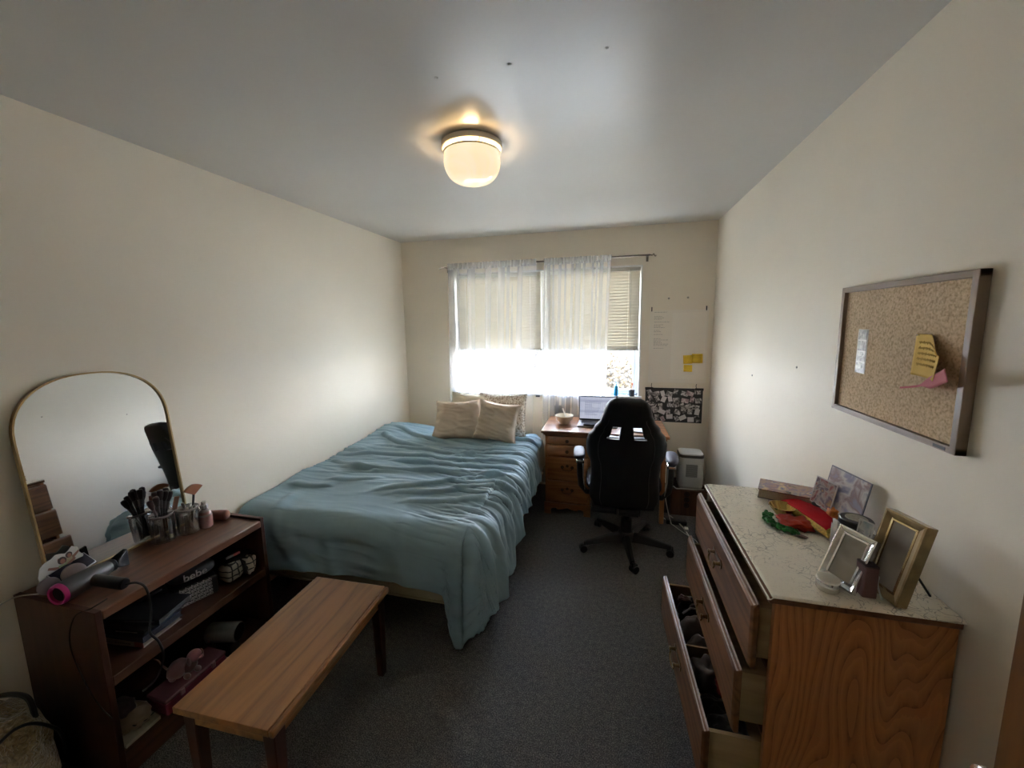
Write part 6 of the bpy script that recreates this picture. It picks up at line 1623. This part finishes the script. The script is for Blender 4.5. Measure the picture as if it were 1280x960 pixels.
# fluffy tote on the floor in the near left corner
ft = thing('fluffy_tote', 'fluffy tan tote bag on the floor in front of the bookcase side', 'bag', (-1.95, 0.66, 0))
def fluff():
    t = NT('fluffy_fabric'); co = t.coords()
    nz = t.n('ShaderNodeTexNoise'); nz.inputs['Scale'].default_value = 55; nz.inputs['Detail'].default_value = 5; nz.inputs['Distortion'].default_value = 1.5; t.l(co, nz.inputs['Vector'])
    r = t.ramp([(0.3, (0.13, 0.085, 0.04)), (0.7, (0.36, 0.26, 0.14))]); t.l(nz.outputs['Fac'], r.inputs[0]); t.l(r.outputs[0], t.b.inputs['Base Color'])
    t.b.inputs['Roughness'].default_value = 1; t.b.inputs['Sheen Weight'].default_value = 0.6
    t.bump(nz.outputs['Fac'], 1.0, 0.012); return t.m
MB().ball((-1.960, 0.660, 0.200), (0.160, 0.105, 0.200), 44, 36, bump=0.16, seed=6, sq=0.55).build('body', fluff(), ft, smooth=180)
MB().tube(spl([(-1.84, 0.63, 0.37), (-1.815, 0.66, 0.40), (-1.805, 0.70, 0.38), (-1.800, 0.745, 0.30), (-1.815, 0.755, 0.20)]), 0.005, 8).build('strap', fabric('strap_black', (0.012, 0.012, 0.012), 0.8), ft)
MB().tube(spl([(-2.09, 0.68, 0.37), (-2.03, 0.72, 0.405), (-1.93, 0.74, 0.405), (-1.85, 0.72, 0.37)]), 0.008, 8).build('opening_band', fabric('band_black', (0.012, 0.012, 0.012), 0.8), ft)

# ---------------------------------------------------------------- bench
bn = thing('bench', 'long low wooden bench with red brown legs in front of the bookcase', 'bench', (-1.186, 1.155, 0), rotz=radians(1.6))
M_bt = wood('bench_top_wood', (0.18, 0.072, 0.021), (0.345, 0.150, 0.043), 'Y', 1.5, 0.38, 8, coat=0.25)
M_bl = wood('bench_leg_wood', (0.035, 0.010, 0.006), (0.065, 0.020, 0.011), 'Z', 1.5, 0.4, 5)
bz = 0.43
def lb_(name, mt, x0, x1, y0_, y1_, z0, z1, bev=0.003, label=None): return MB().box(x0, x1, y0_, y1_, z0, z1).build(name, mt, bn, bevel=bev, local=True, label=label)
lb_('seat_board', M_bt, -0.192, 0.178, -0.338, 0.338, bz - 0.024, bz, 0.002)
lb_('edge_strip', M_bt, 0.181, 0.197, -0.338, 0.338, bz - 0.026, bz - 0.002, 0.004)
lb_('edge_strip', M_bt, 0.177, 0.182, -0.337, 0.337, bz - 0.022, bz - 0.005, 0.0)
for (x0, x1, y0_, y1_) in ((-0.165, 0.170, -0.318, -0.302), (-0.165, 0.170, 0.302, 0.318), (-0.172, -0.156, -0.302, 0.302), (0.158, 0.174, -0.302, 0.302)):
    lb_('apron', M_bt, x0, x1, y0_, y1_, bz - 0.075, bz - 0.024, 0.002)
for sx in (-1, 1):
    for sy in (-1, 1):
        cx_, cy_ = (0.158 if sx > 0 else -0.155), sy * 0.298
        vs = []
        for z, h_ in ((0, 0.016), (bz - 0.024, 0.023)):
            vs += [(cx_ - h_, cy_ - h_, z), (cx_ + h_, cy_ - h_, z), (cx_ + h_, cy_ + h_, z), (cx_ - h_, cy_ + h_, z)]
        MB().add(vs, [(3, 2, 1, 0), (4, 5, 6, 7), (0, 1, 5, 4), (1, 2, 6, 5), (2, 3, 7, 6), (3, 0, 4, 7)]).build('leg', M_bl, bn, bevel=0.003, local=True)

# ---------------------------------------------------------------- outside the window
M_snow = P('pale_ground', (0.62, 0.58, 0.50), 0.9, var=0.15, vscale=0.25)
gd = MB().grid(lambda u, v: Vector((-60 + 120 * u, 4.5 + 110 * v, -3.2 + 0.25 * N(Vector((u * 9, v * 9, 1))) + 1.2 * max(0, v - 0.12))), 60, 60).build('ground', M_snow, smooth=180)
struct(gd)
M_bark = P('pale_bark', (0.016, 0.013, 0.011), 0.9, var=0.25, vscale=8)
def tree(name, label, base, h_, spread, seed, leaf=None, nleaf=0, lsize=0.05, r0=0.10, lean=(0, 0)):
    rs = random.Random(seed); o = thing(name, label, 'tree', base)
    tw = MB(); tips = []
    def grow(p, d, L, r_, dep):
        pts = [p]; q = p.copy(); dd = d.copy()
        for k in range(4):
            dd = (dd + Vector((rs.uniform(-1, 1), rs.uniform(-1, 1), rs.uniform(-0.4, 0.6))) * 0.16).normalized(); q = q + dd * L / 4; pts.append(q.copy())
        tw.tube(pts, [r_, r_ * 0.9, r_ * 0.82, r_ * 0.74, r_ * 0.64], 6 if dep < 3 else 4)
        tips.append((pts[-1], dep)); tips.append((pts[2], dep))
        if dep < 5:
            for k in range(3 if dep < 2 else 2 + (rs.random() < 0.5)):
                s = pts[rs.choice([2, 3, 4])]
                nd = (dd + Vector((rs.uniform(-1, 1) * spread, rs.uniform(-1, 1) * spread, rs.uniform(-0.3, 0.7)))).normalized()
                grow(s, nd, L * rs.uniform(0.62, 0.82), r_ * 0.6, dep + 1)
    grow(Vector(base), Vector((lean[0], lean[1], 1)).normalized(), h_, r0, 0)
    t_ = tw.build('branches', M_bark, o, smooth=60)
    if leaf:
        lm = MB()
        cand = [p for p, dep in tips if dep >= 3]
        for k in range(nleaf):
            c = rs.choice(cand) + Vector((rs.gauss(0, 0.22), rs.gauss(0, 0.22), rs.gauss(0, 0.2)))
            a = Vector((rs.uniform(-1, 1), rs.uniform(-1, 1), rs.uniform(-1, 1))).normalized() * lsize; b = a.orthogonal().normalized() * lsize * 0.6
            lm.add([c - a, c + b, c + a, c - b], [(0, 1, 2, 3)])
        l_ = lm.build('leaves', leaf, o, smooth=0); l_['kind'] = 'stuff'
    return o
tree('bare_tree', 'bare pale tree with forked trunk outside the left part of the window', (-4.6, 11.2, -3.1), 2.6, 0.9, 5, r0=0.16)
tree('bare_tree', 'bare branching tree outside the middle of the window', (-2.2, 17.0, -3.1), 2.4, 1.0, 9, r0=0.12)
M_leafy = P('golden_leaf', (0.030, 0.019, 0.006), 0.7, var=0.4, vscale=2)
tree('golden_tree', 'tree with golden leaves outside the right end of the window', (0.45, 8.6, -3.1), 1.9, 1.0, 14, M_leafy, 9000, 0.05, r0=0.10)
hs = thing('neighbour_house', 'low pale house with a shallow roof seen through the window', 'house', (-6.0, 24.0, -2.6))
box('wall', P('pale_siding', (0.66, 0.62, 0.56), 0.8), hs, -11.0, 1.5, 22.0, 28.0, -3.0, -0.9, 0)
MB().add([(-11.6, 21.4, -0.95), (2.1, 21.4, -0.95), (2.1, 28.6, -0.95), (-11.6, 28.6, -0.95), (-11.6, 25, 0.45), (2.1, 25, 0.45)], [(0, 1, 5, 4), (2, 3, 4, 5), (0, 4, 3), (1, 2, 5), (0, 3, 2, 1)]).build('roof', P('pale_roof', (0.022, 0.020, 0.019), 0.8, var=0.1, vscale=1), hs, smooth=0)
for k in range(4):
    box('window', P('far_window', (0.12, 0.13, 0.15), 0.2), hs, -10 + k * 2.9, -8.8 + k * 2.9, 21.97, 22.0, -2.2, -1.3, 0)
